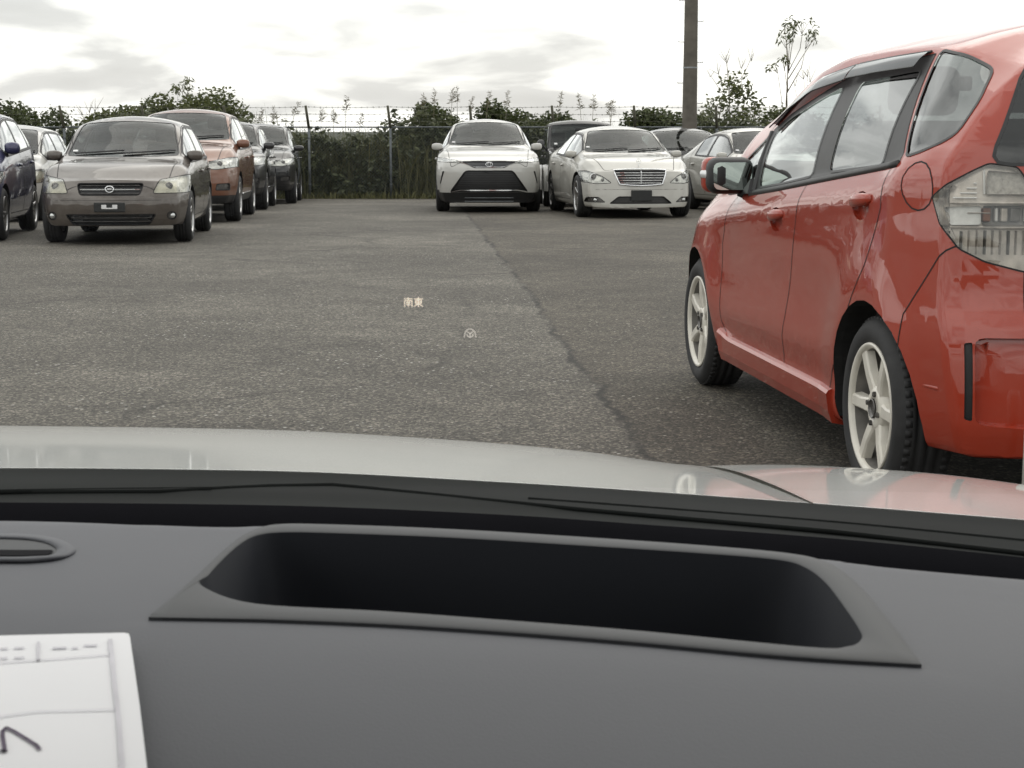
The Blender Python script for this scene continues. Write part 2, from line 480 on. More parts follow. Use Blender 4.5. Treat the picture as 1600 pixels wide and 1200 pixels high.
# ------------------------------------------------------------------ car builder
def pchip(pts):
    xs = np.array([p[0] for p in pts], float); ys = np.array([p[1] for p in pts], float)
    o = np.argsort(xs); xs, ys = xs[o], ys[o]
    h = np.diff(xs); d = np.diff(ys) / h
    m = np.zeros_like(ys)
    m[0], m[-1] = d[0], d[-1]
    for k in range(1, len(xs) - 1):
        if d[k - 1] * d[k] > 0:
            w1 = 2 * h[k] + h[k - 1]; w2 = h[k] + 2 * h[k - 1]
            m[k] = (w1 + w2) / (w1 / d[k - 1] + w2 / d[k])
    def fn(x):
        x = np.clip(np.asarray(x, float), xs[0], xs[-1])
        k = np.clip(np.searchsorted(xs, x) - 1, 0, len(xs) - 2)
        t = (x - xs[k]) / h[k]
        r = (2 * t**3 - 3 * t**2 + 1) * ys[k] + (t**3 - 2 * t**2 + t) * h[k] * m[k] + (-2 * t**3 + 3 * t**2) * ys[k + 1] + (t**3 - t**2) * h[k] * m[k + 1]
        return r
    return fn
def hull(pts):
    pts = sorted(set((round(float(a), 5), round(float(b), 5)) for a, b in pts))
    def half(ps):
        r = []
        for p in ps:
            while len(r) > 1 and (r[-1][0] - r[-2][0]) * (p[1] - r[-2][1]) - (r[-1][1] - r[-2][1]) * (p[0] - r[-2][0]) <= 1e-9: r.pop()
            r.append(p)
        return r
    a = half(pts); b = half(pts[::-1])
    return a[:-1] + b[:-1]
def rpoly(pts, r, n=3):
    """round the corners of a convex polygon"""
    out = []; m = len(pts)
    for i in range(m):
        p = Vector(pts[i]); a = Vector(pts[i - 1]); b = Vector(pts[(i + 1) % m])
        ra = min(r, (a - p).length * 0.45); rb = min(r, (b - p).length * 0.45)
        pa = p + (a - p).normalized() * ra; pb = p + (b - p).normalized() * rb
        for k in range(n + 1):
            t = k / n
            q = pa * (1 - t)**2 + p * 2 * t * (1 - t) + pb * t**2
            out.append((q.x, q.y))
    return hull(out)
AX_SIDE = (Vector((1, 0, 0)), Vector((0, 0, 1)))
AX_FRONT = (Vector((0, 1, 0)), Vector((0, 0, 1)))
AX_TOP = (Vector((1, 0, 0)), Vector((0, 1, 0)))
def cut(bm, lay, axes, poly, flt, tid, only=None):
    A, B = axes
    poly = hull(poly)
    cand = [f for f in bm.faces if (f[lay] != 1 if only is None else f[lay] in only) and flt(f.calc_center_median(), f.normal)]
    n = len(poly)
    for i in range(n):
        if not cand: return
        p, q = poly[i], poly[(i + 1) % n]
        du, dv = q[0] - p[0], q[1] - p[1]
        no = (A * dv - B * du).normalized()      # outward of a CCW polygon
        co = A * p[0] + B * p[1]
        # faces entirely outside are dropped, faces entirely inside kept, the rest split
        ins, spl = [], []
        for f in cand:
            ds = [(v.co - co).dot(no) for v in f.verts]
            if max(ds) <= 1e-5: ins.append(f)
            elif min(ds) < -1e-5: spl.append(f)
        if spl:
            g = set(spl)
            for f in spl: g.update(f.edges); g.update(f.verts)
            res = bmesh.ops.bisect_plane(bm, geom=list(g), dist=1e-5, plane_co=co, plane_no=no)
            for f in set(x for x in res['geom'] if isinstance(x, bmesh.types.BMFace)):
                if (f.calc_center_median() - co).dot(no) < 0: ins.append(f)
        cand = list(set(ins))
    for f in cand: f[lay] = tid

WHEELS = {}
def wheel_meshes(key, rt, rr, w, ns, mat, hero=False, twin=False):
    if key in WHEELS: return WHEELS[key]
    n = 64 if hero else 32
    h = w / 2
    t = MB()
    g = 0.007
    prof = [(rr - .004, h - .012), (rr + .008, h - .002), (rr + .02, h + .004), ((rr + rt) / 2, h + .008), (rt - .03, h + .003), (rt - .018, h - .006), (rt - .006, h - .02),
            (rt - .001, h - .04), (rt - .001, .042), (rt - g, .038), (rt - g, .030), (rt, .026), (rt, .006), (rt - g, .003), (rt - g, -.003), (rt, -.006), (rt, -.026), (rt - g, -.030), (rt - g, -.038), (rt - .001, -.042),
            (rt - .006, -h + .02), (rt - .03, -h), ((rr + rt) / 2, -h - .006), (rr, -h + .01)]
    t.lathe(prof, n=n)
    if hero:                                   # shoulder tread blocks
        for k in range(60):
            a = 2 * math.pi * k / 60
            rot = Matrix.Rotation(-a, 3, 'Y')
            t.box(rot @ Vector((rt - .0105, h - .030, 0)), (.018, .022, .021), rot)
            t.box(rot @ Vector((rt - .0105, -h + .030, 0)), (.018, .022, .021), rot)
    tm = t.build('t', M_RUBBER, smooth=True)
    r = MB()
    r.lathe([(rr - .002, h - .014), (rr + .004, h - .004), (rr + .002, h + .002), (rr - .006, h + .002), (rr - .014, h - .006), (rr - .016, h - .016)], n=n)
    bar = MB(); bar.lathe([(rr - .016, h - .0155), (rr - .017, h - .03), (rr - .03, -h + .06), (rr - .02, -h + .01)], n=n); barm = bar.build('barrel', M_BARREL, smooth=True)
    yo, yi = (h - .010, h - .018) if hero else (h - .012, h - .034)
    def spoke(a, w1, w2, r1, r2, y1, y2, th, mid=None):
        vs = []
        for (rad, ww, yy) in ((r1, w1, y1), ((r1 + r2) / 2, (mid or (w1 + w2) / 2), (y1 + y2) / 2 + .004), (r2, w2, y2)):
            for sx, k, dy in ((-1, 1.25, -th), (-1, 1.0, -.006), (-1, .72, 0), (1, .72, 0), (1, 1.0, -.006), (1, 1.25, -th)):
                x = rad; z = sx * ww / 2 * k; y = yy + dy
                vs.append((x * math.cos(a) - z * math.sin(a), y, x * math.sin(a) + z * math.cos(a)))
        fs = []
        for i in range(2):
            for k in range(5): fs.append((i * 6 + k, i * 6 + k + 1, (i + 1) * 6 + k + 1, (i + 1) * 6 + k))
        r.add(vs, fs)
    for k in range(ns):
        a = 2 * math.pi * k / ns + math.pi / 2
        if twin:
            for da in (-.13, .13): spoke(a + da, .024, .028, .05, rr - .012, yi, yo, .03)
        else:
            spoke(a, .054, .042, .045, rr - .010, yi - .002, yo + .003, .030, .040)
    r.lathe([(.032, yi - .004), (.034, yi + .006), (.060, yi + .003), (.074, yi - .006), (.078, yi - .04)], n=n)
    rm = r.build('r', mat, smooth=True)
    nb = 5 * n
    rm.data.polygons.foreach_set('use_smooth', [i < nb or i >= len(rm.data.polygons) - 4 * n for i in range(len(rm.data.polygons))])
    c = MB()
    c.lathe([(.0005, yi - .002), (.028, yi - .002), (.032, yi + .010), (.030, yi + .012), (.022, yi + .004), (.0005, yi + .004)], n=24)
    for k in range(4 if hero else 5):
        a = 2 * math.pi * (k + .5) / (4 if hero else 5)
        c.lathe([(.0005, yi + .012), (.009, yi + .012), (.011, yi - .01)], n=8, c=(.050 * math.cos(a), 0, .050 * math.sin(a)))
    cm = c.build('c', M_LAMPD)
    d = MB()
    d.lathe([(.05, -.01), (.13, -.01), (.132, -.03), (.05, -.03)], n=28)
    d.box((-.11, -.02, .05), (.06, .07, .12))
    dm = d.build('d', M_GALV)
    bk = MB()
    bk.lathe([(.0005, -h + .03), (rr - .025, -h + .03)], n=24)
    bkm = bk.build('b', M_DARK)
    res = [o.data for o in (rm, tm, cm, dm, bkm, barm)]
    for o in (rm, tm, cm, dm, bkm, barm): bpy.data.objects.remove(o)
    WHEELS[key] = res
    return res
def put_wheel(parent, loc, left, meshes, steer=0.0, spin=0.0):
    rm, tm, cm, dm, bm_, br_ = meshes
    w = bpy.data.objects.new('wheel', rm); COL.objects.link(w); w.parent = parent
    w.location = loc
    w.rotation_mode = 'ZYX' if False else 'XYZ'
    w.rotation_euler = (0, spin, (0 if left else math.pi) + steer)
    for nm, me in (('tyre', tm), ('centre_cap', cm), ('brake_disc', dm), ('back_plate', bm_), ('rim_barrel', br_)):
        o = bpy.data.objects.new(nm, me); COL.objects.link(o); o.parent = w
    return w

class Car:
    pass
def make_car(S, pose, label, cat, name, group=None):
    """S: spec dictionary, car coordinates: x forward from the rear axle, y left, z up"""
    x, y, a = pose                      # rear axle centre on the ground and heading (radians, 0 = +Y, positive to the left)
    wb = S['wb']
    cx, cy = x - math.sin(a) * wb / 2, y + math.cos(a) * wb / 2
    f = (-math.sin(a), math.cos(a))
    zr_, zf_ = gz(y), gz(y + math.cos(a) * wb)
    pit = math.atan2(zf_ - zr_, wb)
    root = empty(name, (x, y, zr_))
    root.rotation_euler = Matrix.Rotation(a + math.pi / 2, 3, 'Z').to_euler() if False else (0, -pit, a + math.pi / 2)
    tag(root, label, cat, group)
    C = Car(); C.root = root; C.S = S
    xr, xf, W0 = -S['ro'], wb + S['fo'], S['W']
    zb, zc, wr = pchip(S['zb']), pchip(S['zc']), pchip(S['wr'])
    dz = pchip(S['drop'])
    zr = lambda q: zc(q) - dz(q)
    zs = pchip(S['zs']); Wf = pchip(S['Wx']); kb = S.get('kb', .94)
    fx, rx = pchip(S['fx']), pchip(S['rx'])
    fp, rp = S.get('fplan', .22), S.get('rplan', .12)
    NU = S.get('NU', 56); n1, n2, n3, M = S.get('nv', (11, 7, 8, 9))
    prof = pchip(S.get('prof', [(0, .93), (.12, .965), (.4, 1.0), (.7, .992), (.9, .972), (1, kb)]))
    sidefn = S.get('sidefn')
    t = np.linspace(0, 1, NU)
    xs = xr + (xf - xr) * (t - .55 * np.sin(2 * np.pi * t) / (2 * np.pi))
    FD, RD = S.get('FD', .9), S.get('RD', .8)
    def cosp(n): return .5 - .5 * np.cos(np.pi * (np.arange(n)) / (n - 1))
    P = []
    for u in xs:
        w = float(Wf(u)); s0, b0, r0, c0, w0 = float(zs(u)), float(zb(u)), float(zr(u)), float(zc(u)), float(wr(u))
        w0 = min(w0, w * kb - .01); r0 = max(r0, b0 + .004)
        ring = [(w * .80, s0 + .005), (w * .90, s0)]
        tt = .35 * np.linspace(0, 1, n1) + .65 * cosp(n1)
        for q in tt:
            z = s0 + .012 + (b0 - s0 - .012) * q
            yy = w * float(prof(q))
            if sidefn: yy += sidefn(u, z)
            ring.append((yy, z))
        tt = cosp(n2)[1:]
        bu = S.get('bulge', .02)
        for q in tt:
            ring.append((w * kb + (w0 - w * kb) * q + bu * 4 * q * (1 - q) * min(1, (r0 - b0) / .3), b0 + (r0 - b0) * q))
        tt = (.5 * np.linspace(0, 1, n3) + .5 * cosp(n3))[1:]
        for q in tt:
            ring.append((w0 * (1 - q), r0 + (max(c0, r0 + .001) - r0) * (1 - (1 - q)**2.2)))
        P.append(ring)
    P = np.array(P)                       # NU x NV x 2
    NV = P.shape[1]
    X = np.repeat(xs[:, None], NV, 1)
    Y, Z = P[..., 0], P[..., 1]
    def deform(Xn, Yv, Zv):
        s = np.clip((Xn - (xf - FD)) / FD, 0, 1); s = s * s * (3 - 2 * s)
        Xo = Xn - s * (fx(Zv) + fp * np.clip(np.abs(Yv) / W0, 0, 1.2)**2.6)
        s = np.clip(((xr + RD) - Xn) / RD, 0, 1); s = s * s * (3 - 2 * s)
        Xo = Xo + s * (rx(Zv) + rp * np.clip(np.abs(Yv) / W0, 0, 1.2)**2.6)
        # the windscreen base bows forward in plan
        g = np.exp(-((Xn - S['cowl'] + .1) / .55)**2)
        Xo = Xo - g * S.get('bow', .10) * (np.abs(Yv) / W0)**2 * np.clip((Zv - .6) / .3, 0, 1)
        return Xo
    XD = deform(X, Y, Z)
    bm = bmesh.new()
    VL = {}
    def grid_faces(G):
        for i in range(len(G) - 1):
            for j in range(len(G[0]) - 1):
                q = [G[i][j], G[i][j + 1], G[i + 1][j + 1], G[i + 1][j]]
                q = list(dict.fromkeys(q))
                if len(q) >= 3:
                    try: bm.faces.new(q)
                    except ValueError: pass
    full = []
    for i in range(NU):
        row = [bm.verts.new((XD[i, j], Y[i, j], Z[i, j])) for j in range(NV)]
        rowm = [bm.verts.new((XD[i, j], -Y[i, j], Z[i, j])) for j in range(NV - 1)]
        full.append(row + rowm[::-1])
    grid_faces(full)
    for i in (0, NU - 1):
        G = []
        for j in range(NV - 1):
            line = [full[i][j]]
            for k in range(1, 2 * M):
                tt = 1 - k / M
                yy = Y[i, j] * tt; zz = Z[i, j]
                xx = float(deform(np.array(xs[i]), np.array(yy), np.array(zz)))
                line.append(bm.verts.new((xx, yy, zz)))
            line.append(full[i][2 * NV - 2 - j])
            G.append(line)
        grid_faces(G)
        top = full[i][NV - 1]
        for k in range(2 * M):
            try: bm.faces.new([G[-1][k], G[-1][k + 1], top])
            except ValueError: pass
    for k in range(S.get('smooth', 2)):
        bmesh.ops.smooth_vert(bm, verts=bm.verts[:], factor=.5, use_axis_x=True, use_axis_y=True, use_axis_z=True)
    bmesh.ops.remove_doubles(bm, verts=bm.verts[:], dist=1e-4)
    bmesh.ops.recalc_face_normals(bm, faces=bm.faces[:])
    bm.normal_update()
    if sum((f.normal.z * f.calc_area()) for f in bm.faces if f.calc_center_median().z > .6) < 0:
        bmesh.ops.reverse_faces(bm, faces=bm.faces[:]); bm.normal_update()
    bvh = BVHTree.FromBMesh(bm)
    def sside(px, pz, s=1, d=0.0):
        h = bvh.ray_cast(Vector((px, s * 3, pz)), Vector((0, -s, 0)))
        return (h[0] + h[1] * d, h[1]) if h[0] is not None else (Vector((px, s * W0, pz)), Vector((0, s, 0)))
    def sfront(py, pz, d=0.0):
        h = bvh.ray_cast(Vector((9, py, pz)), Vector((-1, 0, 0)))
        return (h[0] + h[1] * d, h[1]) if h[0] is not None else (Vector((xf, py, pz)), Vector((1, 0, 0)))
    def srear(py, pz, d=0.0):
        h = bvh.ray_cast(Vector((-9, py, pz)), Vector((1, 0, 0)))
        return (h[0] + h[1] * d, h[1]) if h[0] is not None else (Vector((xr, py, pz)), Vector((-1, 0, 0)))
    def stop(px, py, d=0.0):
        h = bvh.ray_cast(Vector((px, py, 5)), Vector((0, 0, -1)))
        return (h[0] + h[1] * d, h[1]) if h[0] is not None else (Vector((px, py, 1)), Vector((0, 0, 1)))
    C.sside, C.sfront, C.srear, C.stop, C.bvh = sside, sfront, srear, stop, bvh
    C.zb, C.zr, C.zc, C.zs, C.wr = zb, zr, zc, zs, wr
    lay = bm.faces.layers.int.new('tag')
    TAGS = {0: dict(name='body', mat=S['paint'])}
    def newtag(**k):
        i = len(TAGS); TAGS[i] = k; return i
    isside = lambda c, n: abs(n.y) > .25 and abs(c.y) > .3 * W0
    # wheel arches
    gone = newtag(name='gone', mat=None)
    ra = S.get('arch', S['rt'] + .045)
    for ax in (0, wb):
        circ = [(ax + ra * math.cos(k * math.pi / 14), S['rt'] + .005 + ra * 1.0 * math.sin(k * math.pi / 14)) for k in range(28)]
        cut(bm, lay, AX_SIDE, circ, lambda c, n: abs(c.y) > .5 * W0 and c.z < .95 and (abs(n.y) > .15 or c.z < S['rt'] + .02), gone)
    # doors
    sp = S['splits']                      # front tip, B pillar, C pillar, end of the last pane
    ds = S['doors']                       # front edge, B seam, rear edge
    for k, nm in ((0, 'front_door'), (1, 'rear_door')):
        x1, x0 = ds[k], ds[k + 1]
        tid = newtag(name=nm, mat=S['paint'], sided=True)
        top = [(q, float(zr(q)) - .025) for q in np.linspace(x0, x1, 7)]
        top = [(q, z) for q, z in top if z > zb(q) - .02] + [(x1, float(zb(x1)) - .03), (x0 - (0 if k == 0 else S.get('rdlean', .0)), float(zb(x0)))]
        bot = float(zs((x0 + x1) / 2)) + S.get('skirt', .10)
        low = [(x0 + .0 + (S.get('rdlow', .12) if k else 0), bot), (x1 - .03, bot)]
        if k: low.append((x0 + S.get('rdlow', .12) * .35, bot + .28))
        cut(bm, lay, AX_SIDE, S['doorpolys'][k] if 'doorpolys' in S else top + low, isside, tid, only=(0,))
    # glass: side windows
    pad, tpad = S.get('wpad', .03), S.get('tpad', .055)
    def band(x0, x1, p0, p1):
        lo, hi = [], []
        for q in np.linspace(x0, x1, 9):
            a_, b_ = float(zb(q)) + p0, float(zr(q)) - p1
            if b_ > a_ + .01: lo.append((q, a_)); hi.append((q, b_))
        return lo + hi
    sash = newtag(name='window_frame', mat=S.get('sash', M_TRIM), sided=True)
    cut(bm, lay, AX_SIDE, S.get('sashpoly') or band(sp[-1] - .02, sp[0] + .02, pad - .018, tpad - .018), isside, sash)
    wins = S.get('windows') or [band(sp[1] + .035, sp[0], pad, tpad), band(sp[2] + .03, sp[1] - .035, pad, tpad)] + ([band(sp[3], sp[2] - .03, pad, tpad)] if len(sp) > 3 else [])
    gm = S.get('sideglass', [M_GLASS, M_GLASS, M_GLASS])
    for k, w in enumerate(wins):
        if len(w) < 3: continue
        tid = newtag(name='side_window', mat=gm[k], sided=True, off=-.002, glass=True)
        cut(bm, lay, AX_SIDE, rpoly(hull(w), .035), isside, tid)
    # windscreen
    hx, cwl = S['header'], S['cowl']
    z0, z1 = S.get('wsz', (float(zc(cwl)) + .02, min(float(zc(hx)) - .015, max(q[1] for q in S['zc']) - S.get('headpad', .085))))
    wb_, wt_ = S.get('wsw', (.93 * float(wr(cwl)), .90 * float(wr(hx))))
    tid = newtag(name='windscreen', mat=S.get('wsglass', M_WSG), off=-.002, glass=True)
    bot = [(y_, z0 - .02 + .02 * (abs(y_) / wb_)**2) for y_ in np.linspace(-wb_, wb_, 7)]
    topw = [(y_, z1 + .012 - .03 * (abs(y_) / wt_)**2) for y_ in np.linspace(-wt_, wt_, 7)]
    cut(bm, lay, AX_FRONT, rpoly(hull(bot + topw), .05), lambda c, n: n.x > .15 and c.x < cwl + .25 and c.x > hx - .45 and c.z > z0 - .06, tid)
    # rear window
    if 'rearwin' in S:
        ry0, rz0, ry1, rz1 = S['rearwin']
        tid = newtag(name='rear_window', mat=S.get('rearglass', M_GLASSD), off=-.002, glass=True)
        cut(bm, lay, AX_FRONT, rpoly([(-ry0, rz0), (ry0, rz0), (ry1, rz1), (-ry1, rz1)], .06), lambda c, n: n.x < -.1 and c.x < .9 and c.z > rz0 - .05, tid)
    # bonnet
    if S.get('bonnet'):
        bx0, bx1, bw0, bw1 = S['bonnet']
        tid = newtag(name='bonnet', mat=S['paint'])
        cut(bm, lay, AX_TOP, rpoly([(bx0, -bw0), (bx1, -bw1), (bx1 + .05, 0), (bx1, bw1), (bx0, bw0)], .05), lambda c, n: n.z > .35 and c.x > bx0 - .1 and c.z > .5, tid, only=(0,))
    # features on nose, tail and sides
    for ft in S.get('cuts', []):
        tid = tid if ft.get('same') else newtag(**ft['tag'])
        kind = ft['kind']
        poly = rpoly(ft['poly'], ft.get('r', .02)) if ft.get('r', .02) else ft['poly']
        only = None
        if 'sub' in ft: only = tuple(i for i, t_ in TAGS.items() if t_['name'] == ft['sub'])
        if kind == 'front':
            for s in ((1, -1) if ft.get('mirror') else (1,)):
                cut(bm, lay, AX_FRONT, [(u * s, v) for u, v in poly], lambda c, n: n.x > .05 and c.x > wb - .25 and c.z < ft.get('zmax', 1.2), tid, only)
        elif kind == 'rear':
            for s in ((1, -1) if ft.get('mirror') else (1,)):
                cut(bm, lay, AX_FRONT, [(u * s, v) for u, v in poly], lambda c, n: n.x < -.05 and c.x < .1 and c.z < ft.get('zmax', 1.4), tid, only)
        elif kind == 'side':
            cut(bm, lay, AX_SIDE, poly, isside, tid, only)
        elif kind == 'diag':
            for s in (1, -1):
                A = Vector((ft['dir'][0], s * ft['dir'][1], 0)).normalized()
                Nn = Vector((ft['face'][0], s * ft['face'][1], 0)).normalized()
                cut(bm, lay, (A, Vector((0, 0, 1))), poly, lambda c, n: n.dot(Nn) > .12 and c.y * s > 0 and ft['xr'][0] < c.x < ft['xr'][1], tid, only)
    bm.normal_update()
    # ---- split into parts
    parts = {}
    for f in bm.faces:
        i = f[lay]
        if TAGS[i]['name'] == 'gone': continue
        key = (i, (f.calc_center_median().y > 0) if TAGS[i].get('sided') else True)
        parts.setdefault(key, []).append(f)
    vn = {}
    for v in bm.verts: vn[v] = v.normal.copy()
    C.parts = {}
    def mesh_from(faces, name, off, wall=False):
        vm = {}; vs = []; ns = []; fs = []
        for f in faces:
            ids = []
            for v in f.verts:
                if v not in vm:
                    vm[v] = len(vs); vs.append(v.co + vn[v] * off); ns.append(vn[v])
                ids.append(vm[v])
            fs.append(ids)
        if wall:
            fset = set(faces)
            for f in faces:
                for e in f.edges:
                    if any(g not in fset for g in e.link_faces):
                        k = len(vs)
                        a_, b_ = e.verts
                        vs += [a_.co.copy(), b_.co.copy(), b_.co + vn[b_] * off, a_.co + vn[a_] * off]
                        ns += [vn[a_]] * 4
                        fs.append([k, k + 1, k + 2, k + 3])
        me = bpy.data.meshes.new(name)
        me.from_pydata([tuple(v) for v in vs], [], fs)
        me.polygons.foreach_set('use_smooth', [True] * len(me.polygons))
        if not wall: me.normals_split_custom_set_from_vertices([tuple(n) for n in ns])
        me.update()
        return me
    for (i, sgn), faces in parts.items():
        T = TAGS[i]
        off = T.get('off', 0.0)
        me = mesh_from(faces, T['name'], off, wall=off < -.012)
        o = link_mesh(T['name'], me, T['mat'], root)
        C.parts.setdefault(T['name'], []).append(o)
        if T.get('lens'):
            lm = mesh_from(faces, 'lens', .001)
            C.parts.setdefault('lens', []).append(link_mesh('lens', lm, T['lens'], o))
    # ---- seams
    gaps, seals = MB(), MB()
    acc = {}
    edges = []
    for e in bm.edges:
        if len(e.link_faces) != 2: continue
        f, g = e.link_faces
        tf, tg = TAGS[f[lay]], TAGS[g[lay]]
        if f[lay] == g[lay] or 'gone' in (tf['name'], tg['name']): continue
        if tf.get('noseam') or tg.get('noseam'): continue
        gl = tf.get('glass') or tg.get('glass')
        if f[lay] < g[lay]: f, g = g, f
        inward = (f.calc_center_median() - (e.verts[0].co + e.verts[1].co) / 2)
        d = (e.verts[1].co - e.verts[0].co)
        if d.length < 1e-6: continue
        nrm = (vn[e.verts[0]] + vn[e.verts[1]]).normalized()
        per = nrm.cross(d.normalized())
        if per.dot(inward) < 0: per = -per
        key = 1 if gl else 0
        edges.append((e, key, per))
        for v in e.verts:
            acc[(v, key)] = acc.get((v, key), Vector()) + per
    gw, sw = S.get('gapw', .0045), S.get('sealw', .008)
    for e, key, per in edges:
        hw = sw if key else gw
        lift = .0022 if key else .0012
        q = []
        for v, sg in ((e.verts[0], 1), (e.verts[1], 1), (e.verts[1], -1), (e.verts[0], -1)):
            p_ = acc[(v, key)]
            p_ = p_.normalized() if p_.length > 1e-6 else per
            q.append(v.co + p_ * hw * sg + vn[v] * lift)
        (seals if key else gaps).add(q, [(0, 1, 2, 3)])
    if gaps.v: gaps.build('panel_gap', M_GAP, root)
    if seals.v: seals.build('window_seal', M_TRIM, root)
    # arch lip: a dark return into the wheel well
    for ax in (0, wb):
        for s in (1, -1):
            rows = [[], [], []]
            for k in range(0, 25):
                t_ = -0.25 + (math.pi + .5) * k / 24
                px, pz = ax + ra * math.cos(t_), S['rt'] + .005 + ra * math.sin(t_)
                if pz < float(zs(px)) + .02: continue
                p, n = sside(ax + (ra + .004) * math.cos(t_), S['rt'] + .005 + (ra + .004) * math.sin(t_), s)
                yy = max(abs(p.y), W0 * .75) if abs(p.y) > .5 * W0 else W0 * .9
                rows[0].append((px, s * (yy - .001), pz)); rows[1].append((px, s * (yy - .03), pz)); rows[2].append((ax + (ra + .03) * math.cos(t_), s * (W0 * .52), S['rt'] + (ra + .03) * math.sin(t_)))
            if len(rows[0]) > 2:
                MB().grid(rows).build('wheel_well', M_DARK, root)
    # underbody and cabin floor
    ub = MB()
    ub.box(((xr + xf) / 2, 0, S['rt'] + .12), (xf - xr - .5, W0 * 1.02, .36))
    ub.box((wb / 2, 0, float(zs(wb / 2)) + .14), (wb - 2 * ra - .05, W0 * 1.72, .22))
    ub.box((xr + .32, 0, S['rt'] + .12), (.5, W0 * 1.1, .25))
    ub.build('underbody', M_DARK, root)
    cab = MB()
    cz = float(zb(wb / 2)) - .12
    cab.box(((cwl + S['cabin_end']) / 2, 0, .42), (cwl - S['cabin_end'] - .1, W0 * 1.70, .05))
    cab.rbox((cwl - .38, 0, cz - .04), (.55, W0 * 1.62, .26), bev=.08)      # dashboard top
    for s in (1, -1):
        cab.box((wb / 2 - .1, s * W0 * .86, (.42 + cz) / 2), (cwl - S['cabin_end'] - .3, .03, cz - .42))
    cab.build('cabin_lining', M_INT, root, smooth=False)
    sx = S['seat_x']
    sm = S.get('seatmat', M_INT)
    hh = S.get('seat_top', float(zc(sx)) - .33)
    for xx, ys in ((sx, (-.37, .37)), (sx - .95, (-.38, .38))):
        for yy in ys:
            st = MB()
            rot = Matrix.Rotation(-.22, 3, 'Y')
            st.rbox((xx, yy, (hh + .48) / 2), (.14, .46, hh - .48), rot, .06)
            st.rbox((xx + .25, yy, .52), (.5, .48, .16), None, .06)
            so_ = st.build('seat', sm, root, smooth=True)
            hr = MB(); hr.rbox((xx - .115, yy, hh + .10), (.10, .26, .18), rot, .045); hr.build('headrest', sm, so_, smooth=True)
    swh = MB()
    ca = Vector((sx + .62, -.37, cz + .08)); rr = .18
    rotm = Matrix.Rotation(-1.15, 3, 'Y')
    swh.tube([ca + rotm @ Vector((rr * math.cos(k * .2618), rr * math.sin(k * .2618), 0)) for k in range(24)], .014, 6, closed=True)
    for an in (.1, math.pi - .1, -math.pi / 2): swh.tube([ca, ca + rotm @ Vector((rr * math.sin(an), rr * math.cos(an), 0))], .014, 5)
    swh.build('steering_wheel', M_TRIM, root, smooth=True)
    # wheels
    wm = wheel_meshes(S['wkey'], S['rt'], S['rr'], S['tw'], S['spokes'], S.get('rimmat', M_ALLOY), S.get('hero', False), S.get('twin', False))
    track = S.get('track', W0 - S['tw'] / 2 - .018)
    for ax in (0, wb):
        for left in (True, False):
            put_wheel(root, (ax, track if left else -track, S['rt']), left, wm, S.get('steer', 0) if ax else 0, spin=rnd.uniform(0, 6) if not S.get('hero') else (0.0 if ax else 0.5236))
    # mirrors
    if S.get('mirror'):
        mx, my, mz, sx_, sy_, sz_ = S['mirror']
        for s in (1, -1):
            h = MB()
            if S.get('hero'):
                h.rbox((mx + .02, s * my, mz), (sx_, sy_, sz_), Matrix.Rotation(s * .12, 3, 'Z'), bev=min(sx_, sy_, sz_) * .42, seg=4)
            else:
                # wedge housing lofted from the door out to the tip
                rows = []
                for t_, hk, dk in ((0, .05, .05), (.02, .62, .55), (.2, .88, .9), (.5, 1, 1), (.8, .92, .9), (.94, .70, .66), (1, .05, .05)):
                    ring = []
                    for k in range(14):
                        an = 2 * math.pi * k / 14
                        ca_, sa_ = math.cos(an), math.sin(an)
                        ring.append((mx + .02 + sx_ * .5 * dk * math.copysign(abs(ca_)**.65, ca_) + .03 * (1 - t_), s * (my - sy_ / 2 + sy_ * t_), mz + sz_ * .5 * hk * math.copysign(abs(sa_)**.65, sa_)))
                    rows.append(ring)
                h.grid(rows, closed=True)
            ho = h.build('door_mirror', S.get('mirrormat', S['paint']), root, smooth=True, fix=True)
            g = MB()
            poly = rpoly([(-sy_ * .40, -sz_ * .38), (sy_ * .40, -sz_ * .38), (sy_ * .42, sz_ * .36), (-sy_ * .42, sz_ * .36)], .03)
            g.prism([(mx + .02 - sx_ / 2 - .004, s * my + p[0], mz + p[1]) for p in poly], (.01, 0, 0))
            g.build('mirror_glass', M_MIRROR, ho)
            st = MB()
            st.tube([(mx + .02, s * (my - sy_ * .40), mz - sz_ * .25), (mx + .03, s * (abs(sside(mx + .03, mz - sz_ * .6)[0].y) - .01), mz - sz_ * .6)], [.02, .03], 8)
            st.build('mirror_arm', M_TRIM, ho, smooth=True)
    # door handles
    for hx_, hz_, hl in S.get('handles', []):
        for s in (1, -1):
            h = MB()
            pts = []
            for k in range(7):
                q = k / 6
                p, n = sside(hx_ + hl * (q - .5), hz_ + .012 * (q - .5), s)
                pts.append(p + n * (.012 + .016 * math.sin(math.pi * q)))
            h.tube(pts, [.010, .014, .016, .016, .016, .014, .010], 8, flat=1.2)
            h.build('door_handle', S.get('handlemat', S['paint']), root, smooth=True)
    # wipers
    if S.get('wipers', True):
        for yy0, yy1 in ((.02, .60), (-.55, .03)):
            w = MB()
            pts = []
            for k in range(7):
                q = k / 6
                yv = yy0 + (yy1 - yy0) * q
                p, n = sfront(yv, z0 + .012 + .035 * q, .014)
                pts.append(p)
            w.tube(pts, .009, 5)
            w.build('wiper', M_TRIM, root)
    # inside rear-view mirror
    if S.get('rvm', True):
        m = MB(); m.rbox((hx + .12, 0, z1 - .10), (.03, .22, .06), None, .012); m.build('rear_view_mirror', M_TRIM, root)
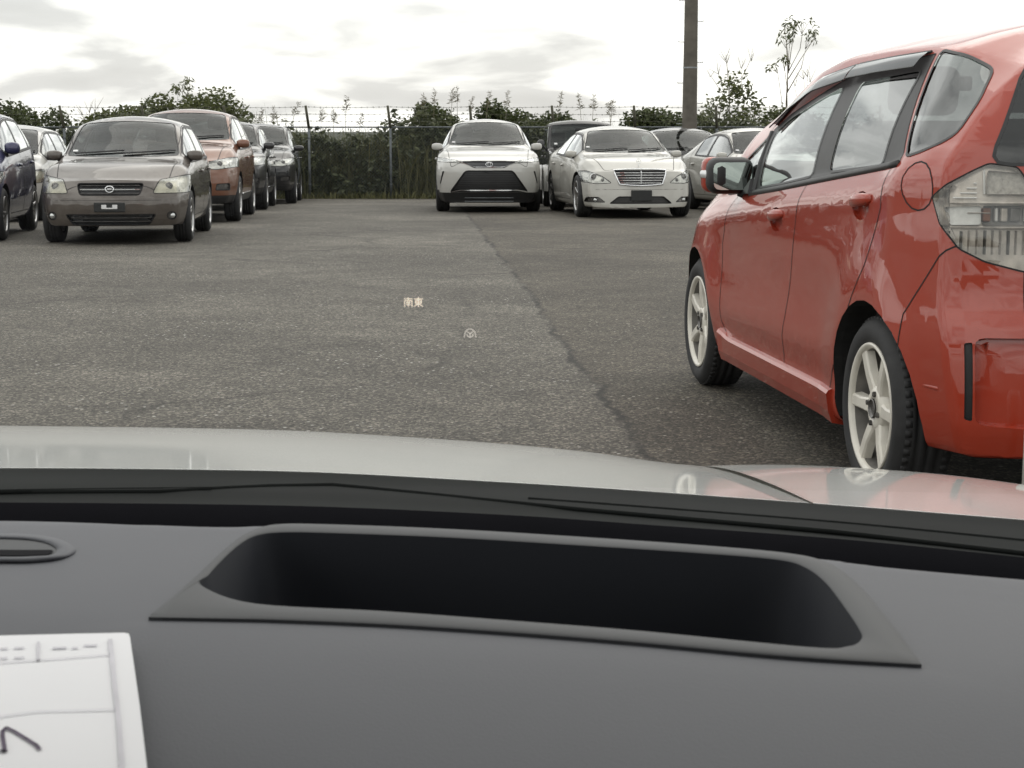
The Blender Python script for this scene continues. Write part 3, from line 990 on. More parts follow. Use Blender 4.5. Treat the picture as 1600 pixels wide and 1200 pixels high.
    # inspection stickers
    if S.get('sticker'):
        p, n = sfront(S['sticker'][0], S['sticker'][1], .003)
        tdir = Vector((0, 1, 0)); up = n.cross(tdir).normalized()
        if up.z < 0: up = -up
        MB().add([p + tdir * .03 * a_ + up * .022 * b_ for a_, b_ in ((-1, -1), (1, -1), (1, 1), (-1, 1))], [(0, 1, 2, 3)]).build('sticker', M_STICK, root)
    bm.free()
    return C
def front_bar(C, name, mat, y0, y1, z, h, d, parent=None, push=.0, zfn=None, n=13):
    """a bar that follows the nose: height h, depth d"""
    m = MB(); rows = []
    for k in range(n):
        yy = y0 + (y1 - y0) * k / (n - 1)
        zz = z + (zfn((yy - (y0 + y1) / 2) / ((y1 - y0) / 2)) if zfn else 0)
        p, nn = C.sfront(yy, zz)
        b = Vector((p.x + push, yy, zz))
        rows.append([b + Vector((0, 0, -h / 2)), b + Vector((d, 0, -h / 2 * .7)), b + Vector((d, 0, h / 2 * .7)), b + Vector((0, 0, h / 2))])
    m.grid(rows, closed=True)
    n4 = len(rows) * 4
    m.f.append((0, 1, 2, 3)); m.f.append((n4 - 1, n4 - 2, n4 - 3, n4 - 4))
    return m.build(name, mat, parent or C.root, fix=True)
def nose_disc(C, name, mat, yy, z, r, push=.012, squash=1.0, ring=None, parent=None, n=20):
    p, nn = C.sfront(yy, z)
    m = MB()
    if ring:
        m.tube([p + Vector((push, r * math.cos(2 * math.pi * k / n), r * squash * math.sin(2 * math.pi * k / n))) for k in range(n)], ring, 6, closed=True)
    else:
        prof = [(.0005, r * .45), (r * .5, r * .38), (r * .85, r * .2), (r, 0), (r, -.03)]
        vs = []; fs = []
        for rad, hh in prof:
            for k in range(n):
                t = 2 * math.pi * k / n
                vs.append(p + Vector((push + hh, rad * math.cos(t), rad * squash * math.sin(t))))
        for i in range(len(prof) - 1):
            for k in range(n): fs.append((i * n + k, i * n + (k + 1) % n, (i + 1) * n + (k + 1) % n, (i + 1) * n + k))
        m.add(vs, fs)
    return m.build(name, mat, parent or C.root, smooth=True)

# ------------------------------------------------------------------ red hatchback, right foreground
M_REFLT = plain('smoky_tail_reflector', (0.52, 0.48, 0.44), 0.25, metal=0.5, var=0.3, scale=25)
M_REFX = plain('speckled_reflex_plastic', (0.42, 0.40, 0.37), 0.45, var=0.3, scale=90)
M_STICKL = plain('white_reversing_lens', (0.72, 0.73, 0.73), 0.25, metal=0.3, var=0.1, scale=40)
def gauss(v, c, s): return math.exp(-((v - c) / s)**2)
def red_side(x, z):
    d = 0.0
    # rising shoulder crease between the handles
    line = 0.86 + (1.5 - x) * 0.085
    t = z - line
    d += 0.011 * math.exp(-(t / .045)**2) if t < 0 else 0.011 * math.exp(-(t / .10)**2)
    # hollow below the crease, lower swage rising forward
    d -= 0.014 * gauss(z, .60, .14) * min(1, max(0, (x - .25) / .3)) * min(1, max(0, (2.2 - x) / .3))
    d += 0.010 * gauss(z, .40 + (1.9 - x) * .02, .035) * min(1, max(0, (x - .3) / .3)) * min(1, max(0, (2.1 - x) / .2))
    # arch flares
    for ax in (0, 2.5):
        r = math.hypot(x - ax, z - .305)
        if r < .56: d += .016 * max(0, 1 - abs(r - .36) / .17)
    # skirt
    if z < .30: d += .022 * min(1, (.30 - z) / .03) * min(1, max(0, (x - .30) / .05)) * min(1, max(0, (2.1 - x) / .1))
    return d
RED = dict(
    wb=2.5, fo=.77, ro=.63, W=.8475, rt=.298, rr=.210, tw=.185, spokes=6, wkey='red', hero=True, rimmat=M_WRIM,
    paint=M_RED, NU=150, nv=(26, 14, 14, 14), smooth=2, kb=.925, bulge=.03, arch=.345,
    zs=[(-.63, .232), (-.40, .222), (.3, .185), (2.0, .185), (2.9, .20), (3.27, .22)],
    Wx=[(-.63, .775), (-.45, .815), (-.2, .842), (.2, .8475), (2.2, .8475), (2.7, .835), (3.0, .80), (3.27, .70)],
    zb=[(-.63, 1.14), (-.35, 1.125), (.1, 1.065), (.68, 1.027), (1.2, .985), (1.708, .935), (2.2, .895), (2.7, .84), (3.05, .76), (3.27, .66)],
    zc=[(-.63, 1.49), (-.35, 1.525), (.1, 1.55), (.6, 1.56), (1.0, 1.555), (1.35, 1.525), (1.6, 1.465), (1.9, 1.345), (2.2, 1.225), (2.5, 1.045), (2.62, .985), (2.9, .92), (3.1, .84), (3.27, .70)],
    drop=[(-.63, .12), (0, .105), (1.0, .105), (1.4, .11), (1.8, .10), (2.2, .065), (2.5, .05), (2.8, .04), (3.27, .03)],
    wr=[(-.63, .50), (-.2, .565), (.5, .60), (1.2, .60), (1.6, .605), (2.0, .64), (2.4, .69), (2.7, .70), (3.27, .58)],
    fx=[(.2, .04), (.45, 0), (.6, .02), (.75, .12)], rx=[(.2, .03), (.35, 0.0), (.62, .02), (.66, .05), (.9, .075), (1.12, .11), (1.3, .20), (1.46, .31)],
    fplan=.25, rplan=.17, cowl=2.52, header=1.5, bow=.14, cabin_end=-.45, seat_x=.98, RD=.75,
    sidefn=red_side,
    doors=(2.06, .965, -.03),
    doorpolys=[[(.844, 1.385), (.844, .96), (1.03, .30), (1.93, .30), (1.995, .36), (2.005, .70), (1.905, .84), (1.75, .93), (1.76, 1.2), (1.2, 1.385)],
               [(.95, 1.40), (.15, 1.405), (-.054, 1.09), (-.057, .945), (.036, .756), (.20, .616), (.313, .463), (.385, .33), (.41, .30), (1.1, .30), (1.1, 1.2)]],
    splits=(1.75, .80, .12, -.40),
    sashpoly=[(1.655, .93), (1.715, 1.185), (1.5, 1.245), (1.25, 1.295), (.86, 1.375), (.5, 1.395), (.15, 1.42), (.125, 1.425), (-.115, 1.083), (.6, 1.02), (1.2, .962)],
    windows=[[(1.605, .95), (1.655, 1.168), (1.49, 1.223), (1.27, 1.268), (1.03, 1.315), (.86, 1.345), (.85, 1.016), (1.25, .977)],
             [(.678, 1.352), (.131, 1.375), (.08, 1.071), (.653, 1.036)],
             [(.105, 1.437), (-.069, 1.413), (-.232, 1.362), (-.325, 1.264), (-.353, 1.18), (-.309, 1.15), (-.225, 1.12), (-.135, 1.1)]],
    sideglass=[M_GLASS, M_GLASSD, M_GLASSD],
    rearwin=(.65, 1.085, .50, 1.385), rearglass=M_GLASSD,
    bonnet=(2.55, 3.1, .62, .55), gapw=.0024, sealw=.005,
    mirror=(1.81, .855, .995, .11, .20, .155), mirrormat=M_TRIM, sticker=None,
    cuts=[
        dict(kind='side', poly=[(1.685, .935), (2.14, .905), (2.10, .995), (1.745, 1.165)], r=.02, tag=dict(name='quarter_pane', mat=M_GLASS, sided=True, off=-.004, glass=True)),
        dict(kind='side', poly=[(-.272 + .082 * math.cos(k * .3927) + .018 * math.sin(k * .3927), 1.018 + .072 * math.sin(k * .3927)) for k in range(16)], r=0, tag=dict(name='fuel_lid', mat=M_RED, sided=True)),
        dict(kind='side', poly=[(.135 + .085 * math.cos(k * .3927), .942 + .047 * math.sin(k * .3927)) for k in range(16)], r=0, tag=dict(name='handle_recess', mat=M_RED, sided=True, off=-.018, noseam=True)),
        dict(kind='side', poly=[(1.145 + .085 * math.cos(k * .3927), .845 + .047 * math.sin(k * .3927)) for k in range(16)], r=0, tag=dict(name='handle_recess', mat=M_RED, sided=True, off=-.018, noseam=True)),
        dict(kind='side', poly=[(-.262, .632), (-.44, .848), (-1, .848), (-1, .05), (-.2, .05)], r=0, tag=dict(name='rear_bumper', mat=M_RED)),
        dict(kind='rear', same=True, poly=[(-.8, .655), (.8, .655), (.8, .05), (-.8, .05)], r=0, zmax=.7, tag={}),
        dict(kind='diag', dir=(-.35, -.94), face=(-.6, .8), xr=(-.9, -.1), r=.012, poly=[(-.606, .99), (-.567, 1.027), (-.496, 1.066), (-.450, 1.088), (-.371, 1.078), (-.31, 1.0), (-.30, .775), (-.342, .778), (-.450, .805), (-.526, .842), (-.582, .912)],
             tag=dict(name='tail_lamp', mat=M_REFLT, sided=True, off=-.034, lens=M_LENS)),
        dict(kind='diag', dir=(-.35, -.94), face=(-.6, .8), xr=(-.9, -.1), r=.008, sub='tail_lamp', poly=[(-.574, .962), (-.466, .966), (-.466, .912), (-.552, .910)],
             tag=dict(name='reversing_lamp', mat=M_STICKL, sided=True, off=-.020, lens=M_LENS, noseam=True)),
        dict(kind='diag', dir=(-.35, -.94), face=(-.6, .8), xr=(-.9, -.1), r=.004, sub='tail_lamp', poly=[(-.462, .966), (-.30, .969), (-.30, .913), (-.462, .912)],
             tag=dict(name='lamp_core', mat=M_LAMPD, sided=True, off=-.040, lens=M_LENS, noseam=True)),
        dict(kind='diag', dir=(-.35, -.94), face=(-.6, .8), xr=(-.9, -.1), r=.006, sub='tail_lamp', poly=[(-.452, 1.068), (-.36, 1.06), (-.32, 1.0), (-.455, 1.0)],
             tag=dict(name='lamp_reflex_panel', mat=M_REFX, sided=True, off=-.018, lens=M_LENS, noseam=True)),
        dict(kind='rear', mirror=True, poly=[(.30, .592), (.695, .588), (.690, .335), (.30, .31)], r=.03, zmax=.7, tag=dict(name='bumper_recess', mat=M_RED, sided=True, off=-.028, noseam=True)),
        dict(kind='rear', mirror=True, poly=[(.700, .575), (.722, .572), (.718, .350), (.697, .345)], r=.006, zmax=.7, tag=dict(name='bumper_vent', mat=M_TRIM, sided=True, off=-.016, noseam=True)),
    ],
)
RED_POSE = (1.9727, 5.3699, .11124)

def red_car():
    C = make_car(RED, RED_POSE, 'red hatchback with white six-spoke wheels parked at the right, seen from behind', 'car', 'hatchback_car')
    R = C.root
    lamps = C.parts['tail_lamp']
    for lo, s in ((o, 1 if sum(v.co.y for v in o.data.vertices) > 0 else -1) for o in lamps):
        # fine vertical fins in the lower chamber, brown and clear blocks in the core, ribs in the upper corner
        for k in range(12):
            u = .715 - .021 * k
            hh = .070 - .035 * max(0, (.69 - u) * -8)
            p, n = C.srear(s * u, .86)
            m = MB(); m.box(p + Vector((.020, 0, .0)), (.016, .0016 if k % 3 else .003, max(.03, hh))); m.build('lamp_fin', M_LAMPD if k % 3 == 0 else M_REFLT, lo)
        for k, (u, wd, mt) in enumerate(((.648, .026, M_AMBER), (.621, .010, M_STICKL), (.600, .020, M_REFLT), (.570, .030, M_LAMPD), (.540, .012, M_STICKL))):
            p, n = C.srear(s * u, .94)
            m = MB(); m.rbox(p + Vector((.024, 0, 0)), (.018, wd, .040), None, .004, 2); m.build('lamp_block', mt, lo)
        for k in range(4):
            zz = .988 + .014 * k
            m = MB(); m.tube([C.srear(s * yy, zz)[0] + Vector((.018, 0, 0)) for yy in np.linspace(.735 - .018 * k, .672, 5)], .0022, 5); m.build('lamp_rib', M_STICKL, lo)
        m = MB(); m.tube([C.srear(s * (.70 - .012 * k), .945)[0] + Vector((.012, 0, 0)) for k in range(6)], .0018, 5); m.build('lamp_rib', M_REFLT, lo)
        for zz in (.904, .974):
            m = MB(); pts = []
            for k in range(9):
                yy = .745 - .25 * k / 8
                p, n = C.srear(s * yy, zz); pts.append(p + Vector((.010, 0, 0)))
            m.tube(pts, .005, 6); m.build('lamp_rib', M_REFLT, lo)
        m = MB(); m.tube([C.srear(s * .655, 1.0 + .07 * k / 4)[0] + Vector((.010, 0, 0)) for k in range(5)], .003, 5); m.build('lamp_rib', M_STICKL, lo)
    for s in (1, -1):
        # smoked rain visors over both door windows
        for name, x0, x1 in (('rain_visor', 1.70, .842), ('rain_visor', .825, .165)):
            rows = []
            for k in range(15):
                x = x0 + (x1 - x0) * k / 14
                zt = float(np.interp(x, [.165, .475, .82, 1.236, 1.45, 1.70], [1.432, 1.427, 1.418, 1.385, 1.325, 1.205]))
                w = min(.066, .018 + (1.72 - x) * .16) if x0 > 1 else .062
                r = []
                for q, o in ((0, .004), (.12, .014), (.55, .024), (1.0, .027)):
                    p, n = C.sside(x - .01 * q, zt - w * q, s)
                    r.append(p + n * o)
                rows.append(r)
            MB().grid(rows).build(name, M_VISOR, R, smooth=True)
            MB().tube([r[3] for r in rows], .0032, 5).build('visor_edge', M_TRIM, R)
            MB().tube([r[0] for r in rows], .0045, 5).build('visor_clip_rail', M_TRIM, R)
        # belt moulding
        MB().tube([C.sside(x, float(np.interp(x, [-.1, .6, 1.25, 1.70, 2.1], [1.080, 1.016, .957, .922, .892])), s)[0] for x in np.linspace(-.11, 1.7, 20)], .010, 8, flat=1.3).build('belt_moulding', M_TRIM, R, smooth=True)
        # door handles bridging their recesses
        for hx, hz in ((.135, .945), (1.145, .848)):
            pts = []
            for k in range(9):
                q = k / 8
                p, n = C.sside(hx + .20 * (q - .5), hz + .014 + .020 * (.5 - q), s)
                pts.append(p + n * (.0 + .016 * math.sin(math.pi * q)))
            MB().tube(pts, [.006, .010, .012, .013, .013, .013, .012, .010, .006], 10, flat=1.7).build('door_handle', M_RED, R, smooth=True)
        # red mirror cap with clear indicator strip, and the sail piece at its foot
        m = MB(); m.rbox((1.885, s * .866, .997), (.085, .196, .150), Matrix.Rotation(s * .12, 3, 'Z'), .036, 4); m.build('mirror_cap', M_RED, R, smooth=True)
        m = MB(); m.rbox((1.865, s * .925, 1.000), (.075, .085, .040), Matrix.Rotation(s * .3, 3, 'Z'), .018, 3); m.build('mirror_indicator', M_STICKL, R, smooth=True)
        m = MB()
        m.prism([C.sside(1.66, .925, s)[0] + Vector((0, s * .002, 0)), C.sside(1.80, .918, s)[0] + Vector((0, s * .002, 0)), C.sside(1.70, .985, s)[0] + Vector((0, s * .002, 0))], (0, s * .02, 0))
        m.build('mirror_foot', M_TRIM, R)
        # front quarter pillar
        MB().tube([C.sside(1.665, .935, s)[0], C.sside(1.69, 1.05, s)[0], C.sside(1.725, 1.178, s)[0]], .014, 8, flat=.7).build('quarter_pillar', M_TRIM, R)
        # side skirt: a ledge that runs between the wheels
        rows = []
        for x in np.linspace(.375, 2.02, 24):
            b = abs(C.sside(x, .33, s)[0].y)
            rise = .02 * max(0, (x - 1.85) / .17)
            rows.append([(x, s * (b - .02), .312 + rise), (x, s * (b + .012), .300 + rise), (x, s * (b + .020), .288 + rise), (x, s * (b + .010), .225), (x, s * (b - .004), .186), (x, s * (b - .06), .176)])
        m = MB().grid(rows); m.f.append(tuple(range(5, -1, -1))); k_ = len(m.v); m.f.append(tuple(range(k_ - 6, k_)))
        m.build('side_skirt', M_RED, R, fix=True)
        p, n = C.sside(-.40, .43, s)
        m = MB(); m.rbox(p + Vector((.02, 0, 0)), (.13, .012, .012), Matrix.Rotation(s * .22, 3, 'Z'), .004, 2); m.build('bumper_lip', M_RED, R, smooth=True)
    # rear wiper and roof spoiler lip
    MB().tube([C.srear(.0, 1.10, .02)[0], C.srear(-.3, 1.13, .02)[0]], .008, 6).build('wiper', M_TRIM, R)
    MB().tube([C.srear(y, 1.43, .012)[0] for y in np.linspace(-.42, .42, 13)], .012, 8).build('spoiler_lip', M_RED, R, smooth=True)
    return C
red_car()

# ------------------------------------------------------------------ the other parked cars
M_LAMPDK = plain('gloss_black_grille', (0.030, 0.031, 0.033), 0.22, var=0.2)
def spec(L0, **k):
    d = dict(L0); d.update(k); return d
LAMP = lambda mat=M_REFL, **k: dict(name='headlight', mat=mat, sided=True, off=-.028, lens=M_LENS, **k)
HOLE = lambda name, mat=M_TRIM, off=-.03, **k: dict(name=name, mat=mat, off=off, **k)
ell = lambda cy, cz, ry, rz, n=12: [(cy + ry * math.cos(2 * math.pi * k / n), cz + rz * math.sin(2 * math.pi * k / n)) for k in range(n)]

WAGON = dict(
    wb=2.6, fo=.85, ro=.97, W=.8475, rt=.305, rr=.200, tw=.195, spokes=5, wkey='wagon', twin=True, paint=M_BROWN,
    zs=[(-.97, .27), (.3, .19), (2.3, .19), (3.45, .21)],
    Wx=[(-.97, .76), (-.6, .82), (0, .8475), (2.6, .8475), (3.1, .83), (3.45, .74)],
    zb=[(-.97, .96), (0, .95), (1, .925), (2.0, .90), (2.7, .845), (3.15, .79), (3.45, .70)],
    zc=[(-.97, 1.36), (-.5, 1.44), (.3, 1.475), (.9, 1.48), (1.35, 1.45), (2.35, .99), (2.5, .955), (2.9, .90), (3.2, .83), (3.45, .725)],
    drop=[(-.97, .09), (1.2, .085), (2.0, .07), (2.5, .035), (3.45, .02)],
    wr=[(-.97, .54), (0, .60), (1.2, .60), (1.8, .64), (2.35, .70), (2.8, .72), (3.45, .62)],
    fx=[(.2, .07), (.33, .01), (.48, 0), (.60, .04), (.74, .17)], rx=[(.2, .04), (.5, 0), (.95, .06), (1.4, .34)],
    fplan=.37, cowl=2.40, header=1.38, cabin_end=-.75, seat_x=.98, bow=.14,
    doors=(2.12, 1.02, .05), splits=(2.02, 1.0, .12, -.72), rdlow=.33,
    rearwin=(.60, .99, .50, 1.36), bonnet=(2.46, 3.30, .68, .60),
    mirror=(1.93, .825, .995, .11, .19, .125), handles=[(.25, .82, .18), (1.25, .80, .18)], sticker=(-.56, 1.05),
    cuts=[
        dict(kind='front', mirror=True, poly=[(.465, .575), (.53, .725), (.80, .775), (.90, .775), (.88, .60), (.80, .575)], r=.03, tag=LAMP(M_REFLY)),
        dict(kind='front', poly=[(-.37, .690), (.37, .690), (.33, .555), (-.33, .555)], r=.04, tag=HOLE('grille')),
        dict(kind='front', poly=[(-.50, .345), (.50, .345), (.42, .225), (-.42, .225)], r=.03, tag=HOLE('lower_intake')),
        dict(kind='front', mirror=True, poly=ell(.66, .325, .05, .045), r=0, tag=HOLE('fog_lamp', M_LAMPD, -.02, sided=True)),
    ])
def wagon_front(C):
    for k in range(3):
        front_bar(C, 'grille_bar', M_CHROME if k == 1 else M_LAMPD, -.33, .33, .575 + .045 * k, .014 if k == 1 else .008, .014, push=-.022)
    nose_disc(C, 'emblem', M_CHROME, 0, .622, .045, .012, .75, ring=.008)
    m = MB(); p, n = C.sfront(0, .622); m.rbox(p + Vector((.012, 0, 0)), (.012, .05, .018), None, .005, 2); m.build('emblem_bar', M_CHROME, C.root)
    p, n = C.sfront(0, .425)
    m = MB(); m.rbox(p + Vector((.004, 0, 0)), (.02, .34, .105), None, .008, 2); pl = m.build('plate_bracket', M_PLATE, C.root)
    m = MB()
    m.rbox(p + Vector((.016, -.06, .004)), (.006, .055, .046), None, .003, 1); m.build('bracket_clip', M_STICK, pl)
    m = MB(); m.rbox(p + Vector((.016, .06, .004)), (.006, .055, .046), None, .003, 1); m.build('bracket_clip', M_STICK, pl)
    m = MB(); m.rbox(p + Vector((.015, 0, -.013)), (.006, .08, .014), None, .003, 1); m.build('bracket_strap', M_STICK, pl)
    for s in (1, -1):
        nose_disc(C, 'projector', M_LAMPD, s * .63, .655, .042, -.03)
        nose_disc(C, 'fog_lens', M_REFL, s * .66, .325, .034, -.018)
    for k in range(2): front_bar(C, 'intake_bar', M_LAMPD, -.44, .44, .265 + .04 * k, .006, .008, push=-.024)
    front_bar(C, 'bumper_split', M_GAP, -.62, .62, .50, .004, .002, push=.0006)

CROSS = dict(      # white crossover with a slim upper grille
    wb=2.69, fo=.95, ro=1.08, W=.9275, rt=.355, rr=.235, tw=.225, spokes=5, wkey='cross', twin=True, paint=M_WHITE,
    zs=[(-1.08, .30), (.3, .23), (2.3, .22), (3.64, .16)],
    Wx=[(-1.08, .80), (-.6, .89), (0, .9275), (2.7, .9275), (3.2, .91), (3.64, .82)],
    zb=[(-1.08, 1.10), (0, 1.08), (1, 1.05), (2.1, 1.03), (2.8, .99), (3.3, .93), (3.64, .86)],
    zc=[(-1.08, 1.40), (-.5, 1.56), (.3, 1.64), (.95, 1.66), (1.35, 1.635), (2.25, 1.18), (2.4, 1.13), (2.9, 1.07), (3.3, 1.0), (3.64, .89)],
    drop=[(-1.08, .12), (1.2, .10), (2.0, .08), (2.5, .04), (3.64, .02)],
    wr=[(-1.08, .55), (0, .60), (1.3, .605), (1.8, .66), (2.3, .74), (2.8, .80), (3.64, .70)],
    fx=[(.2, .10), (.33, .03), (.5, .0), (.72, 0), (.85, .07), (.95, .2)], rx=[(.2, .08), (.5, 0), (1.05, .08), (1.6, .5)],
    fplan=.30, cowl=2.33, header=1.36, cabin_end=-.8, seat_x=1.0, bow=.14,
    doors=(2.15, 1.05, .0), splits=(2.0, 1.03, .1, -.6), rdlow=.38,
    rearwin=(.62, 1.15, .50, 1.50), bonnet=(2.42, 3.50, .74, .66),
    mirror=(1.95, .90, 1.14, .12, .20, .125), handles=[(.25, .93, .18), (1.3, .92, .18)], sticker=(-.60, 1.22),
    cuts=[
        dict(kind='front', poly=[(-.99, .335), (.99, .335), (.99, .1), (-.99, .1)], r=0, tag=dict(name='lower_bumper', mat=M_TRIM)),
        dict(kind='front', mirror=True, poly=[(.43, .838), (.45, .868), (.80, .935), (.97, .940), (.92, .872), (.60, .850)], r=.012, tag=LAMP()),
        dict(kind='front', poly=[(-.47, .872), (.47, .872), (.26, .762), (-.26, .762)], r=.03, tag=HOLE('upper_grille', M_LAMPDK, -.014)),
        dict(kind='front', poly=[(-.41, .715), (.41, .715), (.68, .345), (-.68, .345)], r=.05, tag=HOLE('main_grille', M_TRIM, -.035)),
        dict(kind='front', mirror=True, poly=[(.775, .70), (.80, .70), (.845, .50), (.835, .49)], r=.004, tag=HOLE('air_slit', M_TRIM, -.02, sided=True)),
        dict(kind='side', poly=[(-.6, .38), (3.2, .38), (3.2, .1), (-.6, .1)], r=0, tag=dict(name='sill_cladding', mat=M_TRIM, sided=True)),
    ])
def cross_front(C):
    for k in range(8):
        z = .40 + .038 * k
        w = .60 - (z - .36) * .68
        front_bar(C, 'grille_bar', M_LAMPDK, -w, w, z, .007, .010, push=-.030)
    front_bar(C, 'chrome_strip', M_CHROME, -.55, .55, .775, .012, .008, zfn=lambda t: .105 * max(0, abs(t) - .45) / .55, push=.0, n=25)
    front_bar(C, 'lower_trim', M_CHROME, -.66, .66, .358, .026, .014, zfn=lambda t: .030 * (1 - max(0, (abs(t) - .78) / .22)) - .01, push=-.008, n=25)
    nose_disc(C, 'emblem_outer', M_CHROME, 0, .818, .058, .004, .70, ring=.006)
    nose_disc(C, 'emblem_inner', M_CHROME, 0, .818, .024, .006, 1.5, ring=.005)
    p, n = C.sfront(0, .836)
    m = MB(); m.tube([p + Vector((.008, .036 * math.cos(2 * math.pi * k / 16), .012 * math.sin(2 * math.pi * k / 16))) for k in range(16)], .005, 5, closed=True); m.build('emblem_bar', M_CHROME, C.root)
    for s in (1, -1):
        for yy in (.55, .68, .80): nose_disc(C, 'projector', M_STICKL, s * yy, .885 + (yy - .55) * .1, .022, -.022)
    for z in (.19, .25): front_bar(C, 'skid_rib', M_GALV, -.42, .42, z, .008, .008, push=.0)

SEDAN = dict(      # long white saloon with an upright chrome grille
    wb=3.06, fo=.88, ro=1.14, W=.925, rt=.340, rr=.240, tw=.235, spokes=5, wkey='sedan', paint=M_PEARL,
    zs=[(-1.14, .27), (.3, .17), (2.7, .17), (3.94, .17)],
    Wx=[(-1.14, .80), (-.7, .88), (0, .925), (2.9, .925), (3.4, .90), (3.94, .80)],
    zb=[(-1.14, .98), (-.3, 1.0), (.6, .985), (1.6, .95), (2.6, .905), (3.2, .85), (3.6, .79), (3.94, .70)],
    zc=[(-1.14, 1.03), (-.65, 1.09), (.0, 1.28), (.5, 1.43), (1.1, 1.483), (1.5, 1.475), (1.8, 1.45), (2.62, 1.05), (2.78, 1.005), (3.2, .96), (3.6, .885), (3.94, .75)],
    drop=[(-1.14, .03), (-.6, .035), (.3, .085), (1.6, .085), (2.3, .07), (2.8, .035), (3.94, .02)],
    wr=[(-1.14, .66), (-.6, .72), (.1, .62), (.6, .58), (1.8, .59), (2.3, .66), (2.65, .72), (3.2, .78), (3.94, .66)],
    fx=[(.15, .0), (.25, 0), (.5, .03), (.62, .05), (.76, .13)], rx=[(.2, .06), (.5, 0), (.95, .05), (1.2, .1)],
    fplan=.30, cowl=2.70, header=1.80, cabin_end=-.1, seat_x=1.42, bow=.15,
    doors=(2.42, 1.30, .18), splits=(2.35, 1.28, .38), rdlow=.25,
    rearwin=(.60, 1.08, .50, 1.38), bonnet=(2.80, 3.72, .74, .55),
    mirror=(2.28, .885, 1.005, .11, .185, .115), handles=[(.45, .84, .18), (1.5, .82, .18)], sticker=(-.60, 1.12),
    cuts=[
        dict(kind='front', mirror=True, poly=[(.46, .555), (.60, .66), (.80, .745), (.90, .74), (.88, .57), (.70, .545)], r=.03, tag=LAMP()),
        dict(kind='front', poly=[(-.415, .755), (.415, .755), (.405, .70), (.34, .535), (.0, .515), (-.34, .535), (-.405, .70)], r=.03, tag=HOLE('grille', M_TRIM, -.025)),
        dict(kind='front', poly=[(-.36, .345), (.36, .345), (.50, .235), (-.50, .235)], r=.03, tag=HOLE('lower_intake')),
        dict(kind='front', mirror=True, poly=[(.56, .255), (.66, .335), (.82, .335), (.84, .26)], r=.02, tag=HOLE('fog_lamp', M_LAMPD, -.03, sided=True)),
    ])
def sedan_front(C):
    for k in range(5):
        z = .555 + .040 * k
        front_bar(C, 'grille_slat', M_CHROME, -.325 - .016 * k, .325 + .016 * k, z, .018, .018, push=-.020)
    front_bar(C, 'grille_post', M_CHROME, -.006, .006, .635, .22, .012, push=.0, n=3)
    pts = [(-.415, .755), (-.2, .768), (0, .772), (.2, .768), (.415, .755), (.405, .70), (.34, .535), (.17, .518), (0, .512), (-.17, .518), (-.34, .535), (-.405, .70)]
    MB().tube([C.sfront(a, b)[0] + Vector((.006, 0, 0)) for a, b in pts], .013, 8, closed=True).build('grille_frame', M_CHROME, C.root, smooth=True)
    p, n = C.sfront(0, .37)
    m = MB(); m.rbox(p + Vector((.012, 0, -.01)), (.02, .33, .17), None, .006, 2); m.build('plate_bracket', M_PLATE, C.root)
    # standing star on the bonnet
    p, n = C.stop(C.S['wb'] + .60, 0)
    c = p + Vector((0, 0, .075))
    st = MB(); st.tube([c + Vector((0, .036 * math.cos(k * .3927), .036 * math.sin(k * .3927))) for k in range(16)], .0045, 6, closed=True)
    e = st.build('bonnet_star', M_CHROME, C.root)
    for k in range(3):
        a = math.pi / 2 + k * 2.0944
        MB().tube([c, c + Vector((0, .036 * math.cos(a), .036 * math.sin(a)))], [.006, .002], 5).build('star_ray', M_CHROME, e)
    MB().tube([p, c - Vector((0, 0, .036))], [.008, .004], 6).build('star_stem', M_CHROME, e)
    for s in (1, -1):
        nose_disc(C, 'projector', M_LAMPD, s * .715, .645, .045, -.028)
        nose_disc(C, 'projector_ring', M_CHROME, s * .715, .645, .056, -.022, ring=.007)
        nose_disc(C, 'projector', M_LAMPD, s * .59, .600, .028, -.026)
        nose_disc(C, 'fog_lens', M_REFL, s * .70, .29, .034, -.024)
    front_bar(C, 'bumper_line', M_GAP, -.84, .84, .455, .004, .002, push=.0006)
    for k in range(2): front_bar(C, 'intake_bar', M_LAMPD, -.42, .42, .265 + .04 * k, .006, .008, push=-.024)

